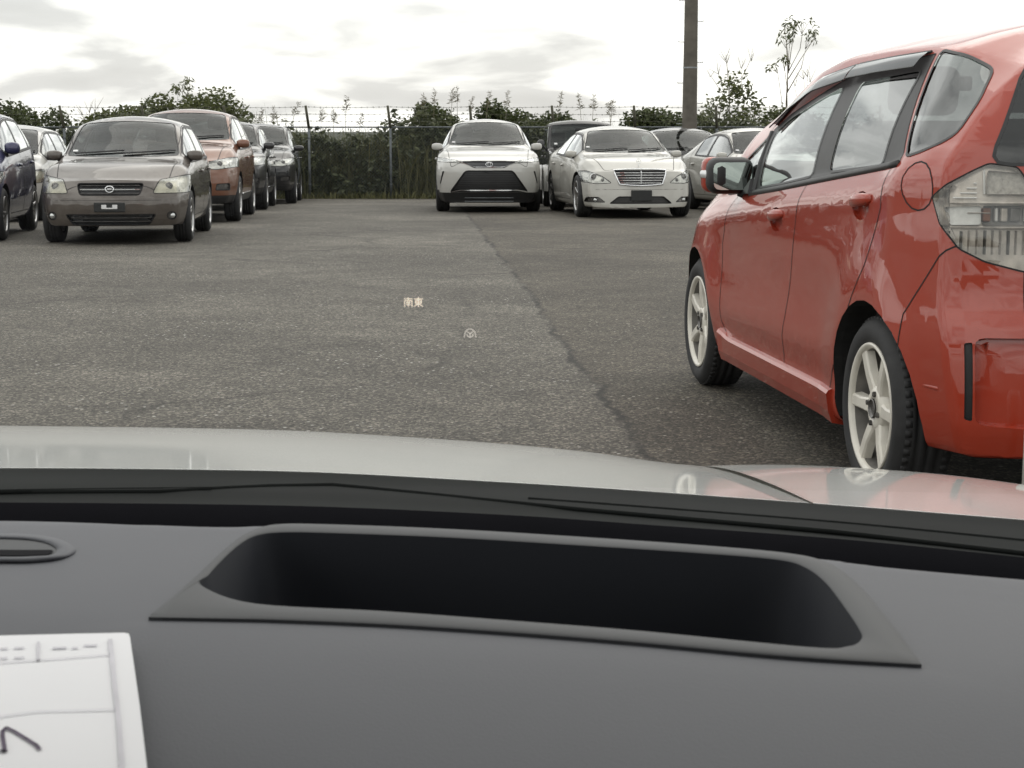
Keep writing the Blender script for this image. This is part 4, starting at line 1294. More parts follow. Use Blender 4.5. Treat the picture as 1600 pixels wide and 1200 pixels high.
SUV = dict(        # mid-size SUV
    wb=2.705, fo=.93, ro=1.0, W=.91, rt=.352, rr=.230, tw=.225, spokes=5, wkey='suv', twin=True, paint=M_ORANGE,
    zs=[(-1.0, .36), (.3, .27), (2.4, .27), (3.635, .28)],
    Wx=[(-1.0, .80), (-.6, .88), (0, .91), (2.7, .91), (3.2, .89), (3.635, .79)],
    zb=[(-1.0, 1.13), (0, 1.11), (1, 1.08), (2.1, 1.05), (2.8, 1.02), (3.3, .97), (3.635, .88)],
    zc=[(-1.0, 1.56), (-.5, 1.67), (.3, 1.715), (1.0, 1.72), (1.4, 1.69), (2.25, 1.24), (2.4, 1.19), (2.9, 1.13), (3.3, 1.06), (3.635, .92)],
    drop=[(-1.0, .10), (1.2, .09), (2.0, .075), (2.5, .04), (3.635, .02)],
    wr=[(-1.0, .57), (0, .64), (1.3, .64), (1.8, .68), (2.3, .745), (2.8, .78), (3.635, .68)],
    fx=[(.25, .10), (.4, .01), (.6, .0), (.8, .03), (.95, .14)], rx=[(.3, .06), (.6, 0), (1.1, .06), (1.65, .3)],
    fplan=.28, cowl=2.32, header=1.40, cabin_end=-.8, seat_x=1.0, bow=.13,
    doors=(2.15, 1.06, .0), splits=(2.02, 1.05, .08, -.74), rdlow=.38,
    rearwin=(.62, 1.2, .52, 1.56), bonnet=(2.42, 3.46, .72, .62),
    mirror=(1.97, .895, 1.165, .12, .20, .135), handles=[(.25, .96, .18), (1.3, .95, .18)], sticker=(-.6, 1.27),
    cuts=[
        dict(kind='front', poly=[(-.97, .40), (.97, .40), (.97, .1), (-.97, .1)], r=0, tag=dict(name='lower_bumper', mat=M_TRIM)),
        dict(kind='front', mirror=True, poly=[(.42, .80), (.44, .88), (.78, .955), (.93, .955), (.90, .82), (.62, .78)], r=.02, tag=LAMP()),
        dict(kind='front', poly=[(-.38, .90), (.38, .90), (.26, .70), (-.26, .70)], r=.03, tag=HOLE('grille', M_TRIM, -.03)),
        dict(kind='front', poly=[(-.48, .56), (.48, .56), (.54, .40), (-.54, .40)], r=.03, tag=HOLE('lower_intake')),
        dict(kind='front', mirror=True, poly=[(.62, .57), (.80, .58), (.80, .48), (.60, .48)], r=.02, tag=HOLE('fog_lamp', M_LAMPD, -.02, sided=True)),
        dict(kind='side', poly=[(-.6, .40), (3.2, .40), (3.2, .1), (-.6, .1)], r=0, tag=dict(name='sill_cladding', mat=M_TRIM, sided=True)),
    ])
def suv_front(C, chrome=True):
    for k in range(4): front_bar(C, 'grille_bar', M_LAMPD, -.27 - .025 * k, .27 + .025 * k, .73 + .045 * k, .012, .012, push=-.024)
    if chrome:
        pts = [(-.30, .90), (-.20, .745), (0, .72), (.20, .745), (.30, .90)]
        MB().tube([C.sfront(a, b)[0] + Vector((.006, 0, 0)) for a, b in pts], .014, 6).build('chrome_strip', M_CHROME, C.root, smooth=True)
    for s in (1, -1):
        nose_disc(C, 'projector', M_LAMPD, s * .66, .865, .04, -.026)
        # bright sill strip
        m = MB(); m.tube([C.sside(x, .405, s, .006)[0] for x in np.linspace(.45, 2.25, 12)], .010, 6); m.build('sill_strip', M_CHROME, C.root, smooth=True)

MINI = dict(       # tall violet-blue compact at the left edge
    wb=2.6, fo=.86, ro=.75, W=.8475, rt=.310, rr=.205, tw=.195, spokes=5, wkey='mini', paint=M_BLUE,
    zs=[(-.75, .27), (.3, .20), (2.3, .20), (3.46, .21)],
    Wx=[(-.75, .76), (-.4, .82), (0, .8475), (2.6, .8475), (3.1, .82), (3.46, .72)],
    zb=[(-.75, 1.10), (0, 1.07), (1, 1.02), (2.0, .965), (2.7, .90), (3.15, .82), (3.46, .72)],
    zc=[(-.75, 1.46), (-.3, 1.53), (.4, 1.575), (.9, 1.58), (1.35, 1.54), (2.5, 1.04), (2.65, 1.0), (3.0, .94), (3.2, .87), (3.46, .76)],
    drop=[(-.75, .09), (1.2, .085), (2.0, .07), (2.6, .035), (3.46, .02)],
    wr=[(-.75, .54), (0, .60), (1.2, .61), (1.8, .64), (2.5, .70), (2.9, .72), (3.46, .60)],
    fx=[(.2, .06), (.4, 0), (.6, .02), (.78, .12)], rx=[(.2, .04), (.5, 0), (1.1, .06), (1.5, .25)],
    fplan=.30, cowl=2.52, header=1.40, cabin_end=-.55, seat_x=1.0, bow=.14,
    doors=(2.12, 1.04, .03), splits=(2.05, 1.02, .1, -.55), rdlow=.34,
    rearwin=(.60, 1.12, .50, 1.44), bonnet=(2.6, 3.3, .66, .56),
    mirror=(1.95, .85, 1.08, .13, .18, .15), handles=[(.25, .90, .18), (1.3, .87, .18)], sticker=None,
    cuts=[dict(kind='front', mirror=True, poly=[(.46, .62), (.50, .73), (.74, .82), (.84, .80), (.82, .66)], r=.02, tag=LAMP()),
          dict(kind='front', poly=[(-.5, .42), (.5, .42), (.42, .25), (-.42, .25)], r=.03, tag=HOLE('lower_intake')),
          dict(kind='front', poly=[(-.4, .72), (.4, .72), (.38, .64), (-.38, .64)], r=.02, tag=HOLE('grille'))])

SALOON = spec(WAGON, wb=2.7, fo=.9, ro=1.05, W=.875, wkey='saloon', rt=.318, rr=.212, paint=M_PEARL, NU=52,
    zs=[(-1.05, .27), (.3, .19), (2.4, .19), (3.6, .20)],
    Wx=[(-1.05, .77), (-.6, .84), (0, .875), (2.7, .875), (3.2, .85), (3.6, .75)],
    zb=[(-1.05, .97), (-.3, .985), (.6, .96), (1.6, .93), (2.4, .89), (3.0, .83), (3.3, .79), (3.6, .68)],
    zc=[(-1.05, 1.02), (-.6, 1.07), (.0, 1.30), (.4, 1.43), (.9, 1.475), (1.3, 1.465), (1.55, 1.44), (2.4, 1.01), (2.55, .97), (2.9, .92), (3.25, .85), (3.6, .72)],
    drop=[(-1.05, .03), (-.6, .035), (.3, .085), (1.4, .085), (2.1, .07), (2.6, .035), (3.6, .02)],
    wr=[(-1.05, .64), (-.6, .69), (.1, .60), (.6, .57), (1.6, .58), (2.1, .65), (2.45, .71), (2.9, .74), (3.6, .62)],
    cowl=2.45, header=1.55, cabin_end=-.1, seat_x=1.18, doors=(2.2, 1.12, .1), splits=(2.12, 1.10, .32), rdlow=.28,
    rearwin=(.58, 1.06, .50, 1.36), bonnet=(2.58, 3.42, .70, .58), mirror=(2.04, .85, .98, .11, .175, .115),
    handles=[(.35, .83, .18), (1.35, .81, .18)], sticker=(-.58, 1.07))

OFFROAD = dict(    # small upright boxy 4x4
    wb=2.25, fo=.62, ro=.62, W=.80, rt=.345, rr=.205, tw=.205, spokes=5, wkey='off', paint=M_BLACK,
    zs=[(-.62, .42), (.3, .36), (2.0, .36), (2.87, .42)],
    Wx=[(-.62, .70), (0, .72), (2.2, .72), (2.87, .70)],
    zb=[(-.62, 1.08), (1, 1.08), (2.0, 1.07), (2.5, 1.06), (2.87, 1.03)],
    zc=[(-.62, 1.68), (.5, 1.71), (1.2, 1.71), (1.42, 1.69), (1.72, 1.17), (1.85, 1.13), (2.4, 1.11), (2.87, 1.06)],
    drop=[(-.62, .06), (1.2, .06), (1.7, .05), (1.9, .03), (2.87, .02)],
    wr=[(-.62, .60), (1.3, .62), (1.7, .66), (2.0, .66), (2.87, .64)],
    fx=[(.3, .03), (.6, 0), (1.05, .01)], rx=[(.3, .03), (.6, 0), (1.6, .03)], fplan=.05, rplan=.04, kb=.96, bulge=.005,
    prof=[(0, .97), (.2, .985), (.5, 1.0), (.8, .99), (1, .96)],
    cowl=1.78, header=1.42, cabin_end=-.5, seat_x=.7, bow=.03, arch=.41,
    doors=(1.75, .75, -.05), splits=(1.66, .72, -.1), rdlow=.42, wsz=(1.16, 1.62), wsw=(.61, .575),
    rearwin=(.55, 1.15, .52, 1.58), bonnet=(1.9, 2.75, .60, .58), seat_top=1.28,
    mirror=(1.62, .80, 1.22, .09, .14, .19), handles=[(.85, .98, .16)], sticker=(-.50, 1.23),
    cuts=[dict(kind='front', poly=[(-.36, .97), (.36, .97), (.34, .74), (-.34, .74)], r=.03, tag=HOLE('grille')),
          dict(kind='front', mirror=True, poly=ell(.515, .87, .095, .095), r=0, tag=LAMP())])
def offroad_front(C):
    R = C.root
    m = MB(); m.rbox((2.93, 0, .56), (.16, 1.52, .17), None, .05, 3); m.build('front_bumper', M_WHITE, R, smooth=True)
    for s in (1, -1):
        for ax in (0, 2.25):
            rows = []
            for k in range(15):
                t = -.1 + (math.pi + .2) * k / 14
                r0, r1 = .40, .47
                rows.append([(ax + r1 * math.cos(t), s * .70, .35 + r1 * math.sin(t)), (ax + r1 * math.cos(t), s * .79, .35 + r1 * math.sin(t) * .985), (ax + r0 * math.cos(t), s * .80, .35 + r0 * math.sin(t)), (ax + r0 * math.cos(t), s * .70, .35 + r0 * math.sin(t))])
            MB().grid(rows).build('arch_flare', M_WHITE, R, smooth=True)
        nose_disc(C, 'lamp_ring', M_CHROME, s * .515, .87, .10, .006, ring=.010)
        m = MB(); p, n = C.sfront(s * .62, .70); m.rbox(p + Vector((.01, 0, 0)), (.04, .12, .05), None, .012, 2); m.build('indicator', M_AMBER, R)
    for k in range(6):
        front_bar(C, 'grille_bar', M_LAMPD, -.29 + .116 * k - .02, -.29 + .116 * k + .02, .855, .20, .012, push=-.02, n=3)

M_SUVD = paint('dark_grey_metallic_paint', (0.030, 0.032, 0.036), metal=0.3, rough=0.36, dirt=0.15, flake=0.3)

def park(S, fx_, fy_, deg, label, name, cat='car', group=None):
    """park by the centre of the front bumper; deg: heading off straight towards the viewer, positive to the viewer's right"""
    a = math.pi + math.radians(deg)              # forward = (sin, -cos)
    fw = (math.sin(math.radians(deg)), -math.cos(math.radians(deg)))
    l = S['wb'] + S['fo']
    return make_car(S, (fx_ - fw[0] * l, fy_ - fw[1] * l, a), label, cat, name, group)
GL, GR = 'cars parked in the left rows', 'cars parked along the far right row'
C = park(WAGON, -4.48, 18.6, 5.7, 'brown-grey station wagon with yellowed headlights in front of the left row', 'station_wagon', group=GL); wagon_front(C)
C = park(SUV, -4.93, 24.35, 4.5, 'copper orange SUV parked behind the brown-grey wagon', 'suv_car', group=GL); suv_front(C)
C = park(spec(SUV, paint=M_BLACK, wkey='suv', zc=[(a, b - .07) for a, b in SUV['zc']], NU=44), -5.28, 29.6, 5, 'black car with bright sill strip parked behind the copper orange SUV', 'suv_car', group=GL); suv_front(C)
C = park(spec(SUV, paint=M_BLACK, wkey='suv', NU=44, mirror=(1.97, .93, 1.165, .12, .22, .125)), -5.38, 34.5, 5, 'black SUV last in the left row, next to the fence', 'suv_car', group=GL); suv_front(C)
C = park(MINI, -6.67, 18.75, 8.5, 'violet-blue compact car cut off by the left edge of the picture', 'compact_car', group=GL)
C = park(spec(WAGON, paint=M_WHITE, wkey='wagon', NU=44, sticker=None), -7.85, 24.6, 6, 'white car behind and between the violet-blue compact and the brown-grey wagon', 'station_wagon', group=GL); wagon_front(C)
C = park(CROSS, -.39, 28.75, 2.2, 'white crossover SUV with wide black grille beside the chain-link gap', 'crossover_car', group=GR); cross_front(C)
C = park(SEDAN, 2.03, 26.2, 6.3, 'white luxury saloon with chrome slatted grille and black plate bracket', 'saloon_car', group=GR); sedan_front(C)
C = park(OFFROAD, 1.42, 32.45, 2, 'dark boxy off-road car behind the two white cars', 'offroad_car', group=GR); offroad_front(C)
C = park(spec(SUV, paint=M_SUVD, wkey='suv', zc=[(a, b - .13) for a, b in SUV['zc']], drop=SUV['drop'], NU=44, sticker=None), 3.62, 32.7, 3, 'dark grey SUV parked in front of the concrete pole', 'suv_car', group=GR); suv_front(C)
C = park(SALOON, 4.72, 27.6, 10, 'cream white saloon half hidden behind the red hatchback and its mirror', 'saloon_car', group=GR); wagon_front(C)

# ------------------------------------------------------------------ fence
FY = 40.0
def fx_at(px, y=FY): return (px - 800) * y / FPX
def fence():
    R = empty('chain_link_fence', (0, FY, gz(FY)))
    tag(R, 'galvanised chain-link fence with angled barbed wire arms at the far edge of the lot', 'fence')
    g = 0.0
    top = 1.70
    px0, step = 486.3, 126.0
    ks = range(-9, 8)
    xs = [fx_at(px0 + step * k) for k in ks]
    for x in xs:
        m = MB(); m.tube([(x, 0, -.05), (x, 0, top + .03)], .030, 10); po = m.build('post', M_POST, R, smooth=True)
        m = MB(); m.tube([(x, 0, top - .02), (x - .05, -.16, top + .50)], [.034, .030], 8); m.build('arm', M_RUST, po, smooth=True)
        for z in (.35, .72, 1.1, 1.45):
            m = MB(); m.tube([(x, 0, z - .012), (x, 0, z + .012)], .037, 10); m.build('tie_band', M_POST, po)
    for a, b in zip(xs[:-1], xs[1:]):
        m = MB(); m.tube([(a, 0, top), (b, 0, top)], .017, 8); m.build('top_rail', M_POST, R, smooth=True)
        # diamond mesh of one bay
        m = MB()
        n = int((b - a) / .075); h = top - .06
        def wire(p, q):
            m.tube([p, q], .0022, 3)
        for k in range(-int(h / .075) - 1, n + 1):
            for sgn in (1, -1):
                x0 = a + k * .075; x1 = x0 + h
                z0, z1 = 0.04, 0.04 + h
                if x0 < a: z0 += (a - x0); x0 = a
                if x1 > b: z1 -= (x1 - b); x1 = b
                if x1 - x0 < .02: continue
                if sgn > 0: wire((x0, .03, z0), (x1, .03, z1))
                else: wire((a + b - x0, .034, z0), (a + b - x1, .034, z1))
        o = m.build('wire_mesh', M_POST, R); o['kind'] = 'stuff'
        for k in range(3):
            t = .25 + .33 * k
            y, z = -.16 * t, top + .50 * t + .02
            m = MB()
            sag = [(a + (b - a) * q - .05 * t, y, z - .02 * math.sin(math.pi * q)) for q in np.linspace(0, 1, 7)]
            m.tube(sag, .004, 4)
            for j in range(14):
                q = (j + .5) / 14
                x = a + (b - a) * q - .05 * t
                for dx, dz in ((.012, .018), (.012, -.018)):
                    m.tube([(x - dx, y, z - dz - .02 * math.sin(math.pi * q)), (x + dx, y, z + dz - .02 * math.sin(math.pi * q))], .003, 3)
            o = m.build('barbed_wire', M_RUST, R)
fence()

# ------------------------------------------------------------------ concrete pole
def pole():
    x, y = fx_at(1074, 38.8), 38.8
    R = empty('utility_pole', (x, y, gz(y)))
    tag(R, 'tall grey concrete utility pole with climbing pegs behind the dark grey SUV', 'pole')
    m = MB(); m.lathe([(.001, -.1), (.178, -.1), (.172, 1.6), (.150, 4.8), (.125, 9.4), (.001, 9.4)], 'z', 28); m.build('shaft', M_CONC, R, smooth=True)
    k = 0
    for z in np.arange(1.75, 9.0, .462):
        s = 1 if k % 2 else -1; k += 1
        rad = float(np.interp(z, [1.6, 4.8, 9.4], [.172, .15, .125]))
        m = MB(); m.tube([(s * (rad - .03), 0, z), (s * (rad + .12), 0, z)], .009, 6); m.tube([(s * (rad + .12), 0, z - .004), (s * (rad + .12), 0, z + .022)], .009, 6)
        m.build('climbing_peg', M_GALV, R)
    for z in (3.02, 6.2):
        rad = float(np.interp(z, [1.6, 4.8, 9.4], [.172, .15, .125]))
        m = MB(); m.lathe([(rad + .001, z - .015), (rad + .006, z - .015), (rad + .006, z + .015), (rad + .001, z + .015)], 'z', 28); m.build('steel_band', M_GALV, R)
pole()

# ------------------------------------------------------------------ vegetation
def leaf(mb, p, size, r, droop=0.0, slim=.5):
    d = Vector((r.gauss(0, 1), r.gauss(0, 1), r.gauss(0, .6) - droop)).normalized()
    s = d.cross(Vector((r.gauss(0, 1), r.gauss(0, 1), r.gauss(0, 1)))).normalized()
    L = size * r.uniform(.7, 1.3); w = L * slim
    n = d.cross(s)
    k = len(mb.v)
    mb.v += [tuple(p), tuple(p + d * L * .5 + s * w * .5 + n * L * .08), tuple(p + d * L), tuple(p + d * L * .5 - s * w * .5 + n * L * .08)]
    mb.f.append((k, k + 1, k + 2, k + 3))
def bush(name, label, cat, x, y, z0, w, h, d, n, seed, mat=M_LEAF, size=.125, lobes=9, group=None, open_=0.0, bark=M_BARK, top=None):
    """shrub or small tree: limbs that fork towards leafy clumps spread through the crown"""
    r = random.Random(seed)
    R = empty(name, (x, y, z0)); tag(R, label, cat, group)
    cl = []
    for k in range(lobes):
        t = (k + r.uniform(.2, .8)) / lobes
        cx = (t - .5) * w * .86
        hh = h * (top(t) if top else (1 - .45 * abs(2 * t - 1)**2)) * r.uniform(.82, 1.0)
        for q in range(3):
            zz = hh * (.30 + .29 * q) * r.uniform(.9, 1.05)
            rad = w / lobes * r.uniform(.95, 1.5) * (1.1 if q < 2 else .9)
            cl.append((Vector((cx + r.uniform(-.1, .1) * w / lobes, r.uniform(-.5, .5) * d, zz)), min(rad, hh * .3)))
    tr = MB()
    for k in range(max(2, lobes // 3)):
        bx = (k + .5) / max(2, lobes // 3) - .5
        base = Vector((bx * w * .6, r.uniform(-.1, .1), -.05))
        tips = sorted(cl, key=lambda c: abs(c[0].x - base.x))[:5]
        fork = base + Vector((r.uniform(-.1, .1), 0, h * .3))
        tr.tube([base, base + Vector((.03, 0, h * .15)), fork], [.05, .04, .032], 6)
        for c, rad in tips:
            mid = (fork + c) / 2 + Vector((r.uniform(-.1, .1), r.uniform(-.1, .1), .05))
            tr.tube([fork, mid, c], [.028, .018, .007], 5)
    tr.build('trunk', bark, R, smooth=True)
    cr = MB()
    tot = sum(rad**2 for c, rad in cl)
    for c, rad in cl:
        m = int(4.6 * n * rad**2 / tot)
        for q in range(m):
            v = Vector((r.gauss(0, 1), r.gauss(0, 1), r.gauss(0, 1))).normalized() * rad * (r.random()**.45)
            if open_ and r.random() < open_ * (v.length / rad): v *= 1.25
            leaf(cr, c + Vector((v.x * 1.05, v.y, v.z * .95)), size, r, .2)
        # a few sprigs that break the outline
        for q in range(3):
            v = Vector((r.gauss(0, .7), r.gauss(0, .5), abs(r.gauss(.6, .5)))).normalized()
            e = c + v * rad * r.uniform(1.0, 1.35)
            for s in range(7): leaf(cr, c + (e - c) * (.5 + .5 * s / 6), size * .85, r)
    cr.build('crown', mat, R)
    return R
def px_bush(px0, px1, ytop, depth, label, name, cat, n, seed, **k):
    x0, x1 = fx_at(px0, depth), fx_at(px1, depth)
    z0 = -.46
    h = CH + (YH - ytop) * depth / FPX - z0
    return bush(name, label, cat, (x0 + x1) / 2, depth, z0, x1 - x0, h, 1.3, n, seed, **k)
GB = 'shrubs beyond the fence'
px_bush(-150, 120, 158, 42.4, 'dark leafy shrub behind the violet-blue compact at far left', 'leafy_shrub', 'shrub', 5200, 1, group=GB, lobes=10, top=lambda t: .92 + .08 * math.sin(t * 9))
px_bush(128, 265, 158, 42.3, 'low rounded shrub behind the brown-grey wagon', 'leafy_shrub', 'shrub', 3600, 2, group=GB, mat=M_LEAF2, lobes=6, top=lambda t: .80 + .18 * t)
px_bush(240, 382, 140, 42.8, 'taller shrub with a leafy tuft on top behind the copper orange SUV', 'leafy_shrub', 'shrub', 3200, 3, group=GB, mat=M_LEAF2, lobes=6, open_=.4, top=lambda t: 1.0 - .25 * max(0, t - .4) - .25 * max(0, .25 - t))
px_bush(634, 760, 158, 41.6, 'dark dense shrub overhanging the fence behind the white crossover', 'leafy_shrub', 'shrub', 4600, 4, group=GB, lobes=6, top=lambda t: .82 + .16 * math.sin(t * 5))
px_bush(745, 895, 155, 41.8, 'dark shrub behind the boxy off-road car', 'leafy_shrub', 'shrub', 4600, 5, group=GB, lobes=6, top=lambda t: .98 - .2 * t)
px_bush(975, 1066, 160, 41.7, 'small dark shrub just left of the concrete pole', 'leafy_shrub', 'shrub', 2600, 6, group=GB, lobes=4, top=lambda t: .86 + .14 * math.sin(t * 3))
px_bush(1078, 1228, 104, 42.6, 'loose leafy small tree right of the concrete pole', 'small_tree', 'tree', 620, 7, mat=M_LEAF2, size=.13, lobes=9, open_=.9, top=lambda t: .72 + .28 * math.sin(t * 3.1))
px_bush(1190, 1300, 170, 41.6, 'dark shrub behind the red hatchback bonnet', 'leafy_shrub', 'shrub', 2600, 17, group=GB, lobes=5)

def sapling(px, depth, label, name, tips, seed, mat=M_LEAF2, bark=M_TWIG, leaves=True, base_r=.03, group=None):
    """bare-stemmed sapling whose branches end in drooping leaf tufts; tips are picture points at its depth"""
    r = random.Random(seed)
    R = empty(name, (fx_at(px, depth), depth, -.46)); tag(R, label, 'tree', group)
    b = Vector((0, 0, 0)); org = Vector(R.location)
    st = MB(); tuft = []
    main = at(tips[0][0], tips[0][1], depth) - org
    trunk = [Vector((0, 0, 0)), main * .3 + Vector((.05, 0, 0)), main * .6 + Vector((-.03, 0, 0)), main]
    st.tube(trunk, [base_r, base_r * .75, base_r * .5, base_r * .22], 6)
    for k, (tx, ty) in enumerate(tips):
        e = at(tx, ty, depth + r.uniform(-.4, .4)) - org
        if k:
            q = max(.15, min(.8, e.z / main.z - r.uniform(.25, .45)))
            s = main * q
            st.tube([s, (s + e) / 2 + Vector((r.uniform(-.05, .1) * (1 if e.x > s.x else -1), 0, -.05)), e], [base_r * .5, base_r * .32, base_r * .15], 5)
        for j in range(3):
            ee = e + Vector((r.uniform(-.22, .22), r.uniform(-.2, .2), r.uniform(-.05, .22)))
            st.tube([e - (e - main * .5) * .12, ee], [.007, .003], 4)
            tuft.append(ee)
    st.build('trunk', bark, R, smooth=True)
    if leaves:
        lf = MB()
        for e in tuft:
            for j in range(9): leaf(lf, e + Vector((r.uniform(-.07, .07), r.uniform(-.07, .07), r.uniform(-.1, .06))), .14, r, 1.1, .28)
        lf.build('crown', mat, R)
    return R
sapling(1222, 42.2, 'tall thin sapling with leaf tufts at its tips beside the red hatchback roof', 'sapling', [(1234, 60), (1224, 35), (1243, 42), (1256, 35), (1262, 62), (1280, 48), (1228, 60), (1214, 105), (1225, 100)], 11)
sapling(1150, 42.9, 'bare pale twigs rising above the loose small tree', 'sapling', [(1135, 85), (1120, 105), (1105, 110), (1178, 82), (1160, 95), (1132, 80)], 12, leaves=False, base_r=.022)
sapling(1255, 42.9, 'thin bare sapling leaning right beside the tufted sapling', 'sapling', [(1262, 108), (1255, 112), (1266, 118), (1240, 125)], 13, leaves=False, base_r=.02)
sapling(140, 43.0, 'pale bare twiggy sapling between the two left shrubs', 'sapling', [(140, 168), (128, 172), (150, 165), (156, 175), (132, 180)], 14, leaves=False, base_r=.02)
sapling(283, 42.9, 'slender sapling with a round leaf tuft above the left shrubs', 'sapling', [(286, 134), (278, 138), (294, 140), (290, 146)], 15, base_r=.02)

def blades(name, label, items, mat, seed, parent=None):
    """long arching grass blades, one mesh"""
    r = random.Random(seed); m = MB()
    for x, y, z0, h in items:
        a = r.uniform(0, 6.283); lean = r.uniform(.10, .85) * h
        dx, dy = math.cos(a) * lean, math.sin(a) * lean * .5
        w = r.uniform(.008, .016)
        k = len(m.v); n = 5
        px, py = -math.sin(a) * w, math.cos(a) * w
        if abs(px) < .004: px = .006
        for q in range(n):
            t = q / (n - 1)
            c = (x + dx * t**2, y + dy * t**2, z0 + h * (t - .25 * t**3 * min(1, lean / h * 2)))
            ww = 1 - t**2
            m.v += [(c[0] - px * ww, c[1] - py * ww, c[2]), (c[0] + px * ww, c[1] + py * ww, c[2])]
        for q in range(n - 1): m.f.append((k + 2 * q, k + 2 * q + 1, k + 2 * q + 3, k + 2 * q + 2))
    return m.build(name, mat, parent)
def thicket():
    r = random.Random(21)
    m = MB()
    x0, x1 = fx_at(-250), fx_at(1420)
    # vines and weeds in a bank right behind the mesh
    for k in range(52000):
        x = r.uniform(x0, x1)
        top = 1.26 + .34 * math.sin(x * 1.3 + 1) * math.sin(x * .47) + .16 * math.sin(x * 5.1) * math.sin(x * 2.3) + .30 * r.random()**4
        z = -.46 + (top + .46) * (r.random()**.85)
        yy = FY + .16 + abs(r.gauss(0, .35)) + .25 * (z + .46)
        clump = math.sin(x * 3.7 + z * 2.1) * math.sin(z * 5.3 + x * .9) + .5 * math.sin(x * 9.1) * math.sin(z * 8.7)
        yy += .22 * clump
        leaf(m, Vector((x, max(FY + .10, yy), z)), r.choice((.07, .10, .13, .18)), r, .5, .5)
    o = m.build('vine_thicket', M_VINE); tag(o, 'dark green tangle of vines and weeds pressed against the fence', 'undergrowth', kind='stuff')
    it = []
    for k in range(3000):
        x = r.uniform(x0, x1)
        it.append((x, FY + .55 + abs(r.gauss(0, .5)), -.46, r.uniform(.9, 2.1)))
    for c0, c1, n, h0, h1 in ((385, 480, 260, 1.5, 2.5), (480, 640, 420, 1.3, 2.2), (640, 720, 150, 1.4, 2.4), (890, 1000, 260, 1.6, 2.45)):
        for k in range(n): it.append((fx_at(r.uniform(c0, c1)), FY + .4 + r.random() * .8, -.46, r.uniform(h0, h1)))
    for c0, c1, n in ((385, 470, 150), (620, 700, 150), (885, 1000, 120)):
        for k in range(n): it.append((fx_at(r.gauss((c0 + c1) / 2, (c1 - c0) / 3.2)), FY + .12 + r.random() * .2, -.46, r.uniform(.5, 1.9)))
    o = blades('tall_grass', '', it, M_GRASS, 22); tag(o, 'tall arching dry green grass growing behind the fence', 'grass', kind='stuff')
    it = []
    for k in range(1500):
        x = r.uniform(fx_at(430), fx_at(1100)); it.append((x, FY - .12 + r.gauss(0, .10), -.44, r.uniform(.05, .28)))
    o = blades('verge_weeds', '', it, M_GRASS, 23); tag(o, 'short weeds sprouting along the foot of the fence', 'weeds', kind='stuff')
thicket()
def plume(px, ytip, depth, lean, seed, label):
    r = random.Random(seed)
    tip = at(px + lean, ytip, depth); base = Vector((fx_at(px, depth), depth, -.46))
    R = empty('plume_grass', base); tag(R, label, 'grass', 'feathery grass stalks behind the fence')
    tip = tip - base
    mid = Vector((tip.x * .35, 0, tip.z * .6))
    pts = [Vector((0, 0, 0)), mid, Vector((tip.x * .7, 0, tip.z * .86)), tip]
    MB().tube(pts, [.009, .007, .005, .003], 4).build('stem', M_TWIG, R)
    m = MB()
    for k in range(46):
        t = r.random()
        c = pts[2] * (1 - t) + pts[3] * t
        leaf(m, c, .13 * (1.1 - .5 * t), r, -.4, .16)
    m.build('plume', M_PLUME, R)
PL = [(405, 172, 6, 'short feathery grass stalk left of the fence post, nearest the black SUV'), (432, 168, -4, 'upright feathery stalk behind the black SUV roof'), (445, 160, 22, 'grass stalk bending far right, next to the leftmost fence post'),
      (500, 170, 4, 'feathery stalk just right of the leftmost clear fence post'), (524, 172, -3, 'short feathery stalk between the two fence posts'), (540, 150, 2, 'tallest feathery stalk between the two clear fence posts'), (556, 178, 10, 'low leaning stalk left of the second fence post'),
      (664, 146, -2, 'leftmost feathery stalk above the dark shrub'), (676, 140, 4, 'second feathery stalk above the dark shrub'), (702, 138, 6, 'tall feathery stalk over the white crossover roof corner'), (716, 136, -2, 'tallest upright stalk over the white crossover'),
      (728, 150, 10, 'shorter leaning stalk over the white crossover roof'), (752, 144, 14, 'leaning stalk above the middle of the crossover roof'), (786, 142, 8, 'stalk above the right end of the crossover roof'), (862, 145, 16, 'arching stalk above the boxy off-road car'),
      (912, 148, -8, 'pale stalk right of the boxy off-road car'), (922, 150, 6, 'pale stalk pair member leaning right above the saloon roof'), (948, 156, 10, 'straw stalk above the saloon roof'), (958, 160, -8, 'straw stalk leaning left above the saloon roof')]
for k, (px, yt, ln, lb) in enumerate(PL): plume(px, yt, 41.0 + .1 * (k % 4), ln, 60 + k, lb)

# ------------------------------------------------------------------ white post at the right edge
def edge_post():
    b = onz(1606, 870, 0)
    d = b.y
    t = at(1606, 640, d)
    m = MB(); m.lathe([(.001, -.05), (.026, -.05), (.026, t.z - .02), (.020, t.z), (.001, t.z + .004)], 'z', 20, (b.x, b.y, 0))
    o = m.build('marker_post', M_PEARL, smooth=True)
    tag(o, 'pale slim post cut off by the right edge, in front of the red bumper', 'post')
edge_post()

